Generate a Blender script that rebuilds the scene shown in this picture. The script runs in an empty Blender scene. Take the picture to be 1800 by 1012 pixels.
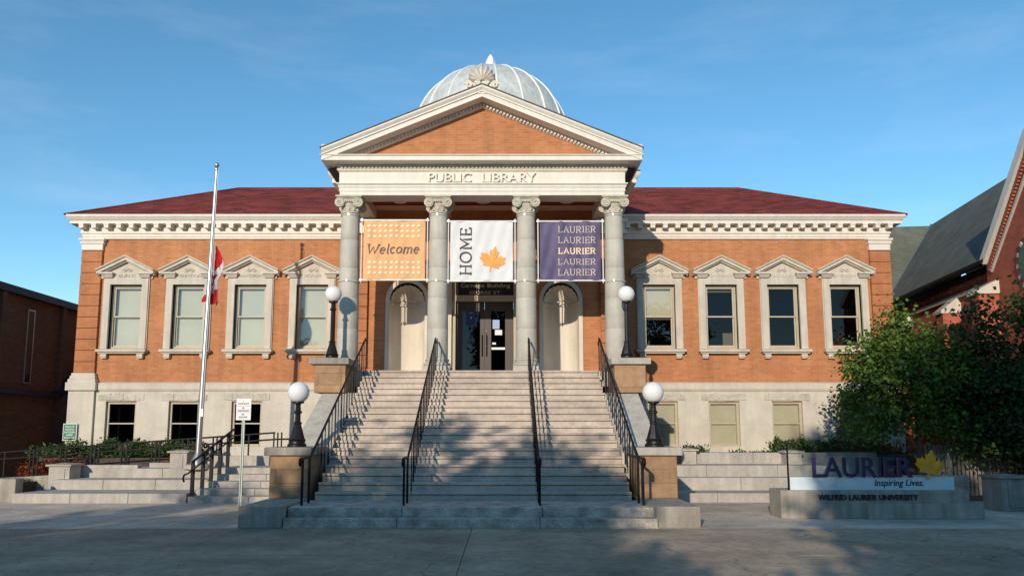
import bpy, bmesh, math, random
import numpy as np
from mathutils import Vector, Matrix
R = math.radians
random.seed(7)
scene = bpy.context.scene
COL = scene.collection

# ------------------------------------------------------------------ camera, sky, sun, exposure
F, PITCH, CY, PXC, CH, CX = 1350.0, R(7.2), 590.4, 886.0, 1.65, 0.61   # fitted from the stair nosings
cam = bpy.data.cameras.new('camera'); cam.sensor_width = 36; cam.lens = F/1800*36
cam.shift_x = (900-PXC)/1800; cam.shift_y = (CY-506)/1800; cam.clip_end = 3000; cam.clip_start = .05
cam_o = bpy.data.objects.new('camera', cam); COL.objects.link(cam_o)
cam_o.location = (CX, 0, CH); cam_o.rotation_euler = (R(90)+PITCH, 0, 0); scene.camera = cam_o

SUN_DIR = Vector((.31, 1, -.29)).normalized()            # the way the light travels
w = bpy.data.worlds.new('World'); scene.world = w; w.use_nodes = True
nt = w.node_tree; bg = nt.nodes['Background']
sky = nt.nodes.new('ShaderNodeTexSky'); sky.sky_type = 'NISHITA'; sky.sun_disc = False
sky.sun_elevation = math.asin(-SUN_DIR.z)
sky.sun_rotation = math.atan2(-SUN_DIR.x, -SUN_DIR.y)
sky.air_density = .85; sky.dust_density = .0; sky.ozone_density = 1.7; sky.altitude = 200
hs = nt.nodes.new('ShaderNodeHueSaturation'); hs.inputs['Saturation'].default_value = 1.2; hs.inputs['Hue'].default_value = .488; hs.inputs['Value'].default_value = 1.06
tc = nt.nodes.new('ShaderNodeTexCoord'); mp = nt.nodes.new('ShaderNodeMapping')
mp.inputs['Scale'].default_value = (1.2, 3.0, 7.0); mp.inputs['Rotation'].default_value = (0, R(-25), 0)
cn = nt.nodes.new('ShaderNodeTexNoise'); cn.inputs['Scale'].default_value = 1.6; cn.inputs['Detail'].default_value = 7; cn.inputs['Roughness'].default_value = .6
cr = nt.nodes.new('ShaderNodeMapRange'); cr.inputs['From Min'].default_value = .52; cr.inputs['From Max'].default_value = .85; cr.inputs['To Max'].default_value = .16
cm = nt.nodes.new('ShaderNodeMix'); cm.data_type = 'RGBA'; cm.inputs['B'].default_value = (5.2, 5.6, 6.2, 1)
nt.links.new(tc.outputs['Generated'], mp.inputs['Vector']); nt.links.new(mp.outputs['Vector'], cn.inputs['Vector'])
nt.links.new(cn.outputs['Fac'], cr.inputs['Value']); nt.links.new(cr.outputs['Result'], cm.inputs['Factor'])
nt.links.new(sky.outputs['Color'], hs.inputs['Color']); nt.links.new(hs.outputs['Color'], cm.inputs['A'])
nt.links.new(cm.outputs['Result'], bg.inputs['Color']); bg.inputs['Strength'].default_value = .15

sd = bpy.data.lights.new('sun', 'SUN'); sd.energy = 3.1; sd.angle = R(.53); sd.color = (1, .87, .72)
so = bpy.data.objects.new('sun', sd); COL.objects.link(so); so.location = (-12, -40, 14)
so.rotation_euler = SUN_DIR.to_track_quat('-Z', 'Y').to_euler()
vs = scene.view_settings; vs.view_transform = 'Standard'; vs.look = 'None'; vs.exposure = .3; vs.gamma = 1
scene.cycles.diffuse_bounces = 6; scene.cycles.max_bounces = 10; scene.cycles.transparent_max_bounces = 16

# ------------------------------------------------------------------ helpers
def ray(x, y):
    a = (x-PXC)/F; u = (CY-y)/F
    return a, math.cos(PITCH)-u*math.sin(PITCH), math.sin(PITCH)+u*math.cos(PITCH)
def onY(x, y, Y):
    a, b, c = ray(x, y); s = Y/b; return CX+a*s, CH+c*s
def onZ(x, y, Z):
    a, b, c = ray(x, y); s = (Z-CH)/c; return CX+a*s, b*s
def lin(r, g, b):
    f = lambda v: (v/255/12.92) if v/255 <= .04045 else ((v/255+.055)/1.055)**2.4
    return (f(r), f(g), f(b), 1)

class MB:
    def __init__(s): s.v = []; s.f = []; s.m = []
    def add(s, vs, fs, m=0):
        o = len(s.v); s.v += [tuple(p) for p in vs]
        for q in fs: s.f.append(tuple(i+o for i in q)); s.m.append(m)
        return s
    def box(s, x0, x1, y0, y1, z0, z1, m=0):
        return s.add([(x0,y0,z0),(x1,y0,z0),(x1,y1,z0),(x0,y1,z0),(x0,y0,z1),(x1,y0,z1),(x1,y1,z1),(x0,y1,z1)],
                     [(0,3,2,1),(4,5,6,7),(0,1,5,4),(1,2,6,5),(2,3,7,6),(3,0,4,7)], m)
    def poly(s, pts, m=0): return s.add(pts, [tuple(range(len(pts)))], m)
    def prism(s, pts, d, m=0):
        """flat outline (list of 3-D points) extruded by vector d"""
        n = len(pts); d = Vector(d); P = [Vector(p) for p in pts]
        s.add(P+[p+d for p in P], [tuple(range(n))[::-1], tuple(range(n, 2*n))]+[(i,(i+1)%n,(i+1)%n+n,i+n) for i in range(n)], m)
        return s
    def lathe(s, prof, c, n=20, m=0, flute=None):
        cx, cy, cz = c; vs = []; k = len(prof)
        for j in range(n):
            a = 2*math.pi*j/n; q = 1
            if flute and j % 2: q = flute
            for r, z in prof: vs.append((cx+r*q*math.cos(a), cy+r*q*math.sin(a), cz+z))
        fs = [(j*k+i, ((j+1)%n)*k+i, ((j+1)%n)*k+i+1, j*k+i+1) for j in range(n) for i in range(k-1)]
        s.add(vs, fs, m)
        if prof[0][0] > 1e-4: s.f.append(tuple(len(s.v)-len(vs)+j*k for j in range(n))[::-1]); s.m.append(m)
        if prof[-1][0] > 1e-4: s.f.append(tuple(len(s.v)-len(vs)+j*k+k-1 for j in range(n))); s.m.append(m)
        return s
    def tube(s, pts, r, n=6, m=0):
        P = [Vector(p) for p in pts]; rs = r if isinstance(r, (list, tuple)) else [r]*len(P); vs = []
        ref = None
        for i, p in enumerate(P):
            t = (P[min(i+1, len(P)-1)]-P[max(i-1, 0)]).normalized()
            if ref is None:
                ref = Vector((1,0,0)) if abs(t.x) < .8 else Vector((0,1,0))
            u = (ref-t*ref.dot(t)).normalized(); v = t.cross(u); ref = u
            for j in range(n):
                a = 2*math.pi*(j+.5)/n; vs.append(p+(u*math.cos(a)+v*math.sin(a))*rs[i])
        fs = [(i*n+j, i*n+(j+1)%n, (i+1)*n+(j+1)%n, (i+1)*n+j) for i in range(len(P)-1) for j in range(n)]
        fs += [tuple(range(n))[::-1], tuple(range((len(P)-1)*n, len(P)*n))]
        return s.add(vs, fs, m)
    def sphere(s, c, r, n=24, m=0, sz=1):
        prof = [(max(r*math.sin(math.pi*i/(n//2)), 1e-5), -r*sz*math.cos(math.pi*i/(n//2))) for i in range(n//2+1)]
        return s.lathe(prof, c, n, m)
    def sweep(s, path, prof, m=0, close=True):
        """profile (out, z) carried along a plan path, mitred, outward = left of the path"""
        n = len(path); k = len(prof); vs = []
        for i in range(n):
            p = Vector(path[i]); ns = []
            if i > 0: d = (p-Vector(path[i-1])).normalized(); ns.append(Vector((-d.y, d.x)))
            if i < n-1: d = (Vector(path[i+1])-p).normalized(); ns.append(Vector((-d.y, d.x)))
            mv = ns[0] if len(ns) == 1 else (ns[0]+ns[1])/(1+ns[0].dot(ns[1]))
            for o, z in prof: q = p+mv*o; vs.append((q.x, q.y, z))
        fs = [(i*k+j, i*k+(j+1)%k, (i+1)*k+(j+1)%k, (i+1)*k+j) for i in range(n-1) for j in range(k)]
        fs += [tuple(range(k)), tuple(range((n-1)*k, n*k))[::-1]]
        return s.add(vs, fs, m)
    def rake(s, stations, prof, m=0):
        """profile (y, dz) sheared along stations (x, z)"""
        k = len(prof); n = len(stations); vs = [(x, y, z+dz) for x, z in stations for y, dz in prof]
        fs = [(i*k+j, (i+1)*k+j, (i+1)*k+(j+1)%k, i*k+(j+1)%k) for i in range(n-1) for j in range(k)]
        fs += [tuple(range(k)), tuple(range((n-1)*k, n*k))[::-1]]
        return s.add(vs, fs, m)
    def mesh(s, name, mats, smooth=False, off=(0,0,0), fix=True):
        me = bpy.data.meshes.new(name)
        ox, oy, oz = off
        me.from_pydata([(a-ox, b-oy, c-oz) for a, b, c in s.v], [], s.f)
        if not isinstance(mats, (list, tuple)): mats = [mats]
        for mt in mats: me.materials.append(mt)
        if len(mats) > 1: me.polygons.foreach_set('material_index', s.m)
        if fix:
            bm = bmesh.new(); bm.from_mesh(me); bmesh.ops.recalc_face_normals(bm, faces=bm.faces); bm.to_mesh(me); bm.free()
        if smooth:
            me.polygons.foreach_set('use_smooth', [True]*len(me.polygons))
            if smooth != 'all': me.set_sharp_from_angle(angle=R(38))
        me.update(); return me
    def build(s, name, mats, parent=None, smooth=False, bevel=0, local=False, fix=True):
        off = (0,0,0) if (local or parent is None) else WL[parent.name]
        o = bpy.data.objects.new(name, s.mesh(name, mats, smooth, off, fix)); COL.objects.link(o)
        if parent is not None: o.parent = parent
        WL[o.name] = off
        if bevel:
            b = o.modifiers.new('bevel', 'BEVEL'); b.width = bevel; b.segments = 2; b.limit_method = 'ANGLE'
        return o
WL = {}
def tag(o, label, cat, group=None):
    o['label'] = label; o['category'] = cat
    if group: o['group'] = group
    return o
def thing(name, label, cat, loc=(0,0,0), group=None, rotz=0):
    o = bpy.data.objects.new(name, None); COL.objects.link(o); o.location = loc; o.rotation_euler.z = rotz
    o.empty_display_size = .2; WL[o.name] = tuple(loc); return tag(o, label, cat, group)
def struct(o): o['kind'] = 'structure'; return o
def inst(name, me, loc, parent, rot=None, scale=None):
    o = bpy.data.objects.new(name, me); COL.objects.link(o)
    if parent is not None:
        o.parent = parent; q = WL[parent.name]; o.location = (loc[0]-q[0], loc[1]-q[1], loc[2]-q[2])
    else: o.location = loc
    WL[o.name] = tuple(loc)
    if rot: o.rotation_euler = rot
    if scale: o.scale = scale
    return o
def copy_tree(o, parent=None):
    c = o.copy(); COL.objects.link(c); c.parent = parent
    for ch in o.children: copy_tree(ch, c)
    return c

# ------------------------------------------------------------------ materials
def mat(name, col, rough=.8, var=.12, scale=3.0, bump=.0, bscale=40., metal=0., spec=.4, streak=0., rnd=0., col2=None, spots=0.):
    m = bpy.data.materials.new(name); m.use_nodes = True; t = m.node_tree; N = t.nodes; L = t.links
    b = N['Principled BSDF']; b.inputs['Roughness'].default_value = rough; b.inputs['Metallic'].default_value = metal
    b.inputs['Specular IOR Level'].default_value = spec
    g = N.new('ShaderNodeNewGeometry')
    n1 = N.new('ShaderNodeTexNoise'); n1.inputs['Scale'].default_value = scale; n1.inputs['Detail'].default_value = 8; n1.inputs['Roughness'].default_value = .62
    L.new(g.outputs['Position'], n1.inputs['Vector'])
    mr = N.new('ShaderNodeMapRange'); mr.inputs['From Min'].default_value = .3; mr.inputs['From Max'].default_value = .7
    L.new(n1.outputs['Fac'], mr.inputs['Value'])
    mx = N.new('ShaderNodeMix'); mx.data_type = 'RGBA'
    c2 = col2 if col2 else tuple(v*(1-2*var) for v in col[:3])+(1,)
    mx.inputs['A'].default_value = c2; mx.inputs['B'].default_value = tuple(min(v*(1+var), 1) for v in col[:3])+(1,)
    L.new(mr.outputs['Result'], mx.inputs['Factor']); out = mx.outputs['Result']
    def mul(fac_socket, lo, src):
        q = N.new('ShaderNodeMapRange'); q.inputs['From Min'].default_value = .35; q.inputs['From Max'].default_value = .65
        q.inputs['To Min'].default_value = lo; q.inputs['To Max'].default_value = 1; L.new(fac_socket, q.inputs['Value'])
        k = N.new('ShaderNodeVectorMath'); k.operation = 'SCALE'; L.new(src, k.inputs[0]); L.new(q.outputs['Result'], k.inputs['Scale'])
        return k.outputs['Vector']
    if streak:
        mp = N.new('ShaderNodeMapping'); mp.inputs['Scale'].default_value = (5, 5, .5); L.new(g.outputs['Position'], mp.inputs['Vector'])
        n2 = N.new('ShaderNodeTexNoise'); n2.inputs['Scale'].default_value = 1.4; n2.inputs['Detail'].default_value = 6; L.new(mp.outputs['Vector'], n2.inputs['Vector'])
        out = mul(n2.outputs['Fac'], 1-streak, out)
    if spots:
        n3 = N.new('ShaderNodeTexNoise'); n3.inputs['Scale'].default_value = scale*9; n3.inputs['Detail'].default_value = 5; L.new(g.outputs['Position'], n3.inputs['Vector'])
        out = mul(n3.outputs['Fac'], 1-spots, out)
    if rnd:
        oi = N.new('ShaderNodeObjectInfo'); q = N.new('ShaderNodeMapRange'); q.inputs['To Min'].default_value = 1-rnd; q.inputs['To Max'].default_value = 1+rnd*.5
        L.new(oi.outputs['Random'], q.inputs['Value'])
        k = N.new('ShaderNodeVectorMath'); k.operation = 'SCALE'; L.new(out, k.inputs[0]); L.new(q.outputs['Result'], k.inputs['Scale']); out = k.outputs['Vector']
    L.new(out, b.inputs['Base Color'])
    if bump:
        nb = N.new('ShaderNodeTexNoise'); nb.inputs['Scale'].default_value = bscale; nb.inputs['Detail'].default_value = 6; L.new(g.outputs['Position'], nb.inputs['Vector'])
        bp = N.new('ShaderNodeBump'); bp.inputs['Strength'].default_value = bump; bp.inputs['Distance'].default_value = .02
        L.new(nb.outputs['Fac'], bp.inputs['Height']); L.new(bp.outputs['Normal'], b.inputs['Normal'])
    return m
def brick_mat(name, c1, c2, mortar, bw=.225, rh=.076, ms=.007, slope=False, rough=.85, stain=.18, bump=.35, bias=0., streak=0.):
    m = bpy.data.materials.new(name); m.use_nodes = True; t = m.node_tree; N = t.nodes; L = t.links
    b = N['Principled BSDF']; b.inputs['Roughness'].default_value = rough; b.inputs['Specular IOR Level'].default_value = .25
    g = N.new('ShaderNodeNewGeometry'); sp = N.new('ShaderNodeSeparateXYZ'); L.new(g.outputs['Position'], sp.inputs[0])
    cb = N.new('ShaderNodeCombineXYZ')
    ad = N.new('ShaderNodeMath'); ad.operation = 'ADD'; L.new(sp.outputs['X'], ad.inputs[0]); L.new(sp.outputs['Y'], ad.inputs[1])
    L.new((sp.outputs['X'] if slope else ad.outputs[0]), cb.inputs['X']); L.new(sp.outputs['Z'], cb.inputs['Y'])
    br = N.new('ShaderNodeTexBrick'); br.inputs['Scale'].default_value = 1; br.inputs['Brick Width'].default_value = bw; br.inputs['Row Height'].default_value = rh
    br.inputs['Mortar Size'].default_value = ms; br.inputs['Mortar Smooth'].default_value = .3; br.inputs['Bias'].default_value = bias
    br.inputs['Color1'].default_value = c1; br.inputs['Color2'].default_value = c2; br.inputs['Mortar'].default_value = mortar
    L.new(cb.outputs[0], br.inputs['Vector'])
    n1 = N.new('ShaderNodeTexNoise'); n1.inputs['Scale'].default_value = .9; n1.inputs['Detail'].default_value = 9; n1.inputs['Roughness'].default_value = .65
    L.new(g.outputs['Position'], n1.inputs['Vector'])
    q = N.new('ShaderNodeMapRange'); q.inputs['From Min'].default_value = .3; q.inputs['From Max'].default_value = .68; q.inputs['To Min'].default_value = 1-stain; q.inputs['To Max'].default_value = 1.06
    L.new(n1.outputs['Fac'], q.inputs['Value'])
    k = N.new('ShaderNodeVectorMath'); k.operation = 'SCALE'; L.new(br.outputs['Color'], k.inputs[0]); L.new(q.outputs['Result'], k.inputs['Scale'])
    out = k.outputs['Vector']
    if streak:
        mp = N.new('ShaderNodeMapping'); mp.inputs['Scale'].default_value = (3.2, 3.2, .28); L.new(g.outputs['Position'], mp.inputs['Vector'])
        n2 = N.new('ShaderNodeTexNoise'); n2.inputs['Scale'].default_value = 1.3; n2.inputs['Detail'].default_value = 7; L.new(mp.outputs['Vector'], n2.inputs['Vector'])
        q2 = N.new('ShaderNodeMapRange'); q2.inputs['From Min'].default_value = .34; q2.inputs['From Max'].default_value = .56; q2.inputs['To Min'].default_value = 1-streak; q2.inputs['To Max'].default_value = 1; L.new(n2.outputs['Fac'], q2.inputs['Value'])
        k2 = N.new('ShaderNodeVectorMath'); k2.operation = 'SCALE'; L.new(out, k2.inputs[0]); L.new(q2.outputs['Result'], k2.inputs['Scale']); out = k2.outputs['Vector']
    L.new(out, b.inputs['Base Color'])
    bp = N.new('ShaderNodeBump'); bp.inputs['Strength'].default_value = bump; bp.inputs['Distance'].default_value = .01; bp.invert = True
    L.new(br.outputs['Fac'], bp.inputs['Height']); L.new(bp.outputs['Normal'], b.inputs['Normal'])
    return m
def plain(name, col, rough=.5, metal=0., spec=.5):
    m = bpy.data.materials.new(name); m.use_nodes = True; b = m.node_tree.nodes['Principled BSDF']
    b.inputs['Base Color'].default_value = col; b.inputs['Roughness'].default_value = rough; b.inputs['Metallic'].default_value = metal; b.inputs['Specular IOR Level'].default_value = spec
    return m
def glass_mat(name, tint, refl=.10, ior=1.5):
    m = bpy.data.materials.new(name); m.use_nodes = True; t = m.node_tree; N = t.nodes; L = t.links
    N.remove(N['Principled BSDF']); out = N['Material Output']
    tr = N.new('ShaderNodeBsdfTransparent'); tr.inputs['Color'].default_value = tint
    gl = N.new('ShaderNodeBsdfGlossy'); gl.inputs['Roughness'].default_value = .02
    fr = N.new('ShaderNodeFresnel'); fr.inputs['IOR'].default_value = ior
    ad = N.new('ShaderNodeMath'); ad.operation = 'ADD'; ad.inputs[1].default_value = refl; L.new(fr.outputs[0], ad.inputs[0])
    g = N.new('ShaderNodeNewGeometry'); nz = N.new('ShaderNodeTexNoise'); nz.inputs['Scale'].default_value = 1.7; L.new(g.outputs['Position'], nz.inputs['Vector'])
    bp = N.new('ShaderNodeBump'); bp.inputs['Strength'].default_value = .02; bp.inputs['Distance'].default_value = .03; L.new(nz.outputs['Fac'], bp.inputs['Height']); L.new(bp.outputs['Normal'], gl.inputs['Normal'])
    mx = N.new('ShaderNodeMixShader'); L.new(ad.outputs[0], mx.inputs[0]); L.new(tr.outputs[0], mx.inputs[1]); L.new(gl.outputs[0], mx.inputs[2]); L.new(mx.outputs[0], out.inputs[0])
    return m
def leaf_mat(name, c1, c2, trans=.3):
    m = bpy.data.materials.new(name); m.use_nodes = True; t = m.node_tree; N = t.nodes; L = t.links
    b = N['Principled BSDF']; b.inputs['Roughness'].default_value = .55; b.inputs['Specular IOR Level'].default_value = .35; out = N['Material Output']
    g = N.new('ShaderNodeNewGeometry'); n1 = N.new('ShaderNodeTexNoise'); n1.inputs['Scale'].default_value = 2.2; n1.inputs['Detail'].default_value = 5; L.new(g.outputs['Position'], n1.inputs['Vector'])
    n2 = N.new('ShaderNodeTexWhiteNoise'); L.new(g.outputs['Random Per Island'], n2.inputs['Vector'])
    a = N.new('ShaderNodeMath'); a.operation = 'MULTIPLY_ADD'; a.inputs[1].default_value = .5; L.new(n2.outputs['Value'], a.inputs[0])
    q = N.new('ShaderNodeMath'); q.operation = 'MULTIPLY_ADD'; q.inputs[1].default_value = 1.6; q.inputs[2].default_value = -.55; L.new(n1.outputs['Fac'], q.inputs[0]); L.new(q.outputs[0], a.inputs[2])
    mx = N.new('ShaderNodeMix'); mx.data_type = 'RGBA'; mx.inputs['A'].default_value = c1; mx.inputs['B'].default_value = c2; L.new(a.outputs[0], mx.inputs['Factor'])
    L.new(mx.outputs['Result'], b.inputs['Base Color'])
    tl = N.new('ShaderNodeBsdfTranslucent'); L.new(mx.outputs['Result'], tl.inputs['Color'])
    ms = N.new('ShaderNodeMixShader'); ms.inputs[0].default_value = trans; L.new(b.outputs[0], ms.inputs[1]); L.new(tl.outputs[0], ms.inputs[2]); L.new(ms.outputs[0], out.inputs[0])
    return m
def translucent(m, f):
    t = m.node_tree; N = t.nodes; L = t.links; b = N['Principled BSDF']; out = N['Material Output']
    tl = N.new('ShaderNodeBsdfTranslucent'); L.new(b.inputs['Base Color'].links[0].from_socket, tl.inputs['Color'])
    ms = N.new('ShaderNodeMixShader'); ms.inputs[0].default_value = f; L.new(b.outputs[0], ms.inputs[1]); L.new(tl.outputs[0], ms.inputs[2]); L.new(ms.outputs[0], out.inputs[0])
def rgb(r, g, b): return (r, g, b, 1)
M = {}
M['brick'] = brick_mat('orange_brick', rgb(.44,.178,.073), rgb(.535,.225,.097), rgb(.54,.27,.14), ms=.006, stain=.2, bump=.2, streak=.14)
M['brick_smooth'] = brick_mat('orange_brick_quoin', rgb(.44,.168,.068), rgb(.51,.20,.085), rgb(.50,.24,.125), ms=.005, stain=.2, bump=.2, streak=.12)
M['red_brick'] = brick_mat('red_church_brick', rgb(.40,.095,.05), rgb(.50,.13,.07), rgb(.38,.18,.12), stain=.3)
M['dark_brick'] = brick_mat('brown_brick', rgb(.12,.055,.036), rgb(.17,.08,.05), rgb(.14,.095,.075), stain=.25)
M['white_trim'] = mat('cream_painted_trim', rgb(.76,.70,.61), .6, .04, 2.5, streak=.08, bump=.05)
M['limestone'] = mat('grey_limestone', rgb(.63,.575,.475), .85, .07, 1.6, bump=.25, bscale=30, streak=.08, spots=.06)
M['rough_stone'] = mat('rough_faced_limestone', rgb(.58,.53,.44), .9, .12, 3, bump=1.0, bscale=18, spots=.12)
M['win_stone'] = mat('window_stone', rgb(.61,.55,.455), .8, .06, 2, bump=.12, streak=.14)
M['column_stone'] = mat('column_stone', rgb(.54,.505,.425), .62, .07, 2.2, bump=.15, streak=.14, spots=.06)
M['capital_stone'] = mat('capital_stone', rgb(.54,.49,.39), .85, .14, 9, bump=.4, bscale=60)
M['niche'] = mat('niche_plaster', rgb(.70,.635,.52), .85, .06, 1.5, bump=.1, streak=.08)
M['sandstone'] = mat('brown_sandstone', rgb(.40,.245,.135), .9, .14, 4, bump=.35, bscale=35, rnd=.16, spots=.12)
M['step'] = mat('worn_stone_step', rgb(.62,.515,.42), .85, .11, 1.5, bump=.35, bscale=22, rnd=.12, spots=.13, streak=.1)
M['step_patch'] = mat('patched_stone_step', rgb(.60,.53,.45), .9, .3, 3.2, bump=.6, bscale=20, spots=.25, col2=rgb(.27,.22,.175))
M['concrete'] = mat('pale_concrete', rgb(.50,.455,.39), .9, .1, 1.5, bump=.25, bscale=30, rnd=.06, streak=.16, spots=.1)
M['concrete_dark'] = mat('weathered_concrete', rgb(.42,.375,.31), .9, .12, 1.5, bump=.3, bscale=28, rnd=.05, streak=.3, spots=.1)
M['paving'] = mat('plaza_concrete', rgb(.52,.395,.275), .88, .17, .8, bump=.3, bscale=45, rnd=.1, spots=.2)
def dirty(m, crack=.55, gum=.5, rings=True):
    t = m.node_tree; N = t.nodes; L = t.links; b = N['Principled BSDF']; src = b.inputs['Base Color'].links[0].from_socket
    g = N.new('ShaderNodeNewGeometry')
    nz = N.new('ShaderNodeTexNoise'); nz.inputs['Scale'].default_value = 1.3; nz.inputs['Detail'].default_value = 6; L.new(g.outputs['Position'], nz.inputs['Vector'])
    mv = N.new('ShaderNodeVectorMath'); mv.operation = 'MULTIPLY_ADD'; mv.inputs[1].default_value = (.9,.9,.9); L.new(nz.outputs['Color'], mv.inputs[0]); L.new(g.outputs['Position'], mv.inputs[2])
    def fac(sock, lo, hi, v):
        q = N.new('ShaderNodeMapRange'); q.inputs['From Min'].default_value = lo; q.inputs['From Max'].default_value = hi; q.inputs['To Min'].default_value = v; q.inputs['To Max'].default_value = 1; L.new(sock, q.inputs['Value']); return q.outputs['Result']
    v1 = N.new('ShaderNodeTexVoronoi'); v1.feature = 'DISTANCE_TO_EDGE'; v1.inputs['Scale'].default_value = .28; L.new(mv.outputs['Vector'], v1.inputs['Vector'])
    v2 = N.new('ShaderNodeTexVoronoi'); v2.inputs['Scale'].default_value = 1.5; L.new(g.outputs['Position'], v2.inputs['Vector'])
    n2 = N.new('ShaderNodeTexNoise'); n2.inputs['Scale'].default_value = .35; n2.inputs['Detail'].default_value = 10; n2.inputs['Roughness'].default_value = .72; L.new(g.outputs['Position'], n2.inputs['Vector'])
    for f in (fac(v1.outputs['Distance'], .0, .0035, 1-crack), fac(v2.outputs['Distance'], .035, .055, 1-gum), fac(n2.outputs['Fac'], .36, .56, .62)):
        k = N.new('ShaderNodeVectorMath'); k.operation = 'SCALE'; L.new(src, k.inputs[0]); L.new(f, k.inputs['Scale']); src = k.outputs['Vector']
    L.new(src, b.inputs['Base Color'])
dirty(M['paving'])
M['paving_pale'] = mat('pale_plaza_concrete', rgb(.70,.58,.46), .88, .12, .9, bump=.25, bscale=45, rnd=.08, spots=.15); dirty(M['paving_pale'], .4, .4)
M['ground'] = mat('ground_concrete', rgb(.16,.135,.11), .95, .15, .6, bump=.2)
M['shingle'] = brick_mat('red_shingles', rgb(.31,.056,.038), rgb(.125,.024,.018), rgb(.06,.015,.012), bw=.42, rh=.085, ms=.009, slope=True, stain=.25, bump=.5, bias=-.1)
M['slate'] = brick_mat('dark_slate', rgb(.13,.125,.10), rgb(.17,.16,.13), rgb(.09,.088,.075), bw=.3, rh=.16, ms=.008, stain=.3, bump=.3)
M['green_slate'] = brick_mat('green_shingle', rgb(.13,.14,.10), rgb(.17,.17,.125), rgb(.09,.1,.08), bw=.3, rh=.14, ms=.008, stain=.3)
M['dome'] = mat('galvanised_dome', rgb(.60,.62,.59), .55, .12, 1.3, metal=.0, streak=.2)
M['dome_rib'] = mat('pale_dome_rib', rgb(.80,.81,.77), .4, .06, 2, metal=0)
M['black_metal'] = mat('black_painted_iron', rgb(.009,.008,.009), .45, .1, 8, spec=.35)
M['rail'] = mat('dark_brown_rail', rgb(.011,.008,.009), .55, .15, 8, spec=.2)
M['steel'] = mat('brushed_aluminium', rgb(.46,.455,.45), .38, .06, 6, metal=.85)
M['galv'] = mat('galvanised_post', rgb(.30,.34,.31), .5, .1, 10, metal=.6)
M['globe'] = plain('milk_glass_globe', rgb(.80,.80,.78), .16, 0, .5)
_b = M['globe'].node_tree.nodes['Principled BSDF']; _b.inputs['Subsurface Weight'].default_value = .35; _b.inputs['Subsurface Radius'].default_value = (.1,.1,.1)
M['frame'] = mat('tan_window_frame', rgb(.47,.40,.28), .6, .05, 4)
M['sash'] = mat('cream_sash', rgb(.50,.44,.33), .55, .05, 4)
M['glass'] = glass_mat('window_glass', rgb(.88,.9,.87), .06)
M['dark_glass'] = glass_mat('dark_window_glass', rgb(.45,.45,.43), .0, 1.42)
M['blind'] = mat('pale_grey_blind', rgb(.58,.57,.47), .9, .05, 1.2)
M['blind2'] = mat('cream_blind', rgb(.56,.52,.40), .9, .05, 1.2)
M['door'] = mat('dark_brown_door', rgb(.06,.045,.036), .42, .06, 5)
M['brass'] = plain('brass', rgb(.75,.55,.25), .3, 1)
M['poster_blue'] = plain('blue_poster', rgb(.02,.035,.11), .5)
M['poster_light'] = plain('pale_blue_poster', rgb(.3,.4,.62), .5)
M['paper'] = plain('paper', rgb(.75,.74,.7), .7)
M['gold'] = plain('gilt_letters', rgb(.72,.6,.36), .4)
M['soffit'] = mat('tan_portico_ceiling', rgb(.60,.42,.27), .8, .05, 2)
M['soffit_red'] = mat('dark_red_panel', rgb(.16,.015,.018), .7, .08, 2)
M['orange_cloth'] = mat('orange_banner_cloth', rgb(.95,.58,.28), .75, .03, 2, bump=.05)
M['white_cloth'] = mat('white_banner_cloth', rgb(.90,.89,.88), .75, .03, 2, bump=.05)
M['purple_cloth'] = mat('purple_banner_cloth', rgb(.15,.12,.225), .6, .12, 3, bump=.05)
M['leaf_orange'] = plain('orange_print', rgb(.78,.36,.09), .7)
M['leaf_pale'] = plain('pale_print', rgb(.92,.74,.52), .7)
M['grey_print'] = plain('grey_print', rgb(.16,.10,.10), .7)
M['dark_print'] = plain('dark_grey_print', rgb(.06,.055,.065), .7)
M['cream_print'] = plain('cream_print', rgb(.62,.50,.45), .7)
M['bright_print'] = plain('bright_cream_print', rgb(.86,.62,.42), .7)
M['banner_rod'] = plain('white_banner_rod', rgb(.8,.78,.74), .35)
M['strap'] = plain('polished_strap', rgb(.52,.49,.42), .16, .15, .7)
M['red_cloth'] = mat('red_flag_cloth', rgb(.62,.012,.022), .7, .04, 3)
M['flag_white'] = mat('white_flag_cloth', rgb(.78,.76,.76), .7, .03, 3)
M['sign_white'] = mat('white_sign', rgb(.72,.71,.69), .4, .03, 5)
M['sign_green'] = mat('green_sign', rgb(.008,.18,.085), .4, .03, 5)
M['sign_letter'] = plain('sign_letter_grey', rgb(.25,.24,.26), .6)
M['navy'] = plain('deep_purple_letter', rgb(.022,.014,.075), .4)
M['ink'] = plain('near_black_letter', rgb(.012,.012,.016), .45)
M['gold_leaf'] = mat('golden_leaf', rgb(.88,.36,.008), .5, .2, 5)
M['clear'] = glass_mat('clear_sign_glass', rgb(.93,.96,.95), .02)
M['band_white'] = mat('white_sign_band', rgb(.62,.70,.72), .35, .03, 3)
M['bark'] = mat('bark', rgb(.09,.065,.05), .95, .25, 8, bump=.8, bscale=30)
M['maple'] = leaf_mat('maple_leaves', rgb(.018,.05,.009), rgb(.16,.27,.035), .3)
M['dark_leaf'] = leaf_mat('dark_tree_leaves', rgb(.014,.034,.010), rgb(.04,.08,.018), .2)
M['juniper'] = leaf_mat('juniper', rgb(.03,.07,.02), rgb(.085,.13,.035), .2)
M['barberry'] = leaf_mat('red_shrub', rgb(.16,.025,.012), rgb(.28,.07,.02), .25)
M['grass'] = leaf_mat('grass', rgb(.07,.13,.02), rgb(.14,.2,.03), .3)
M['fence'] = mat('bare_wood_picket', rgb(.36,.31,.25), .85, .15, 6, rnd=.2)
M['verdigris'] = mat('green_window_glass', rgb(.09,.16,.13), .4, .2, 8)
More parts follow.
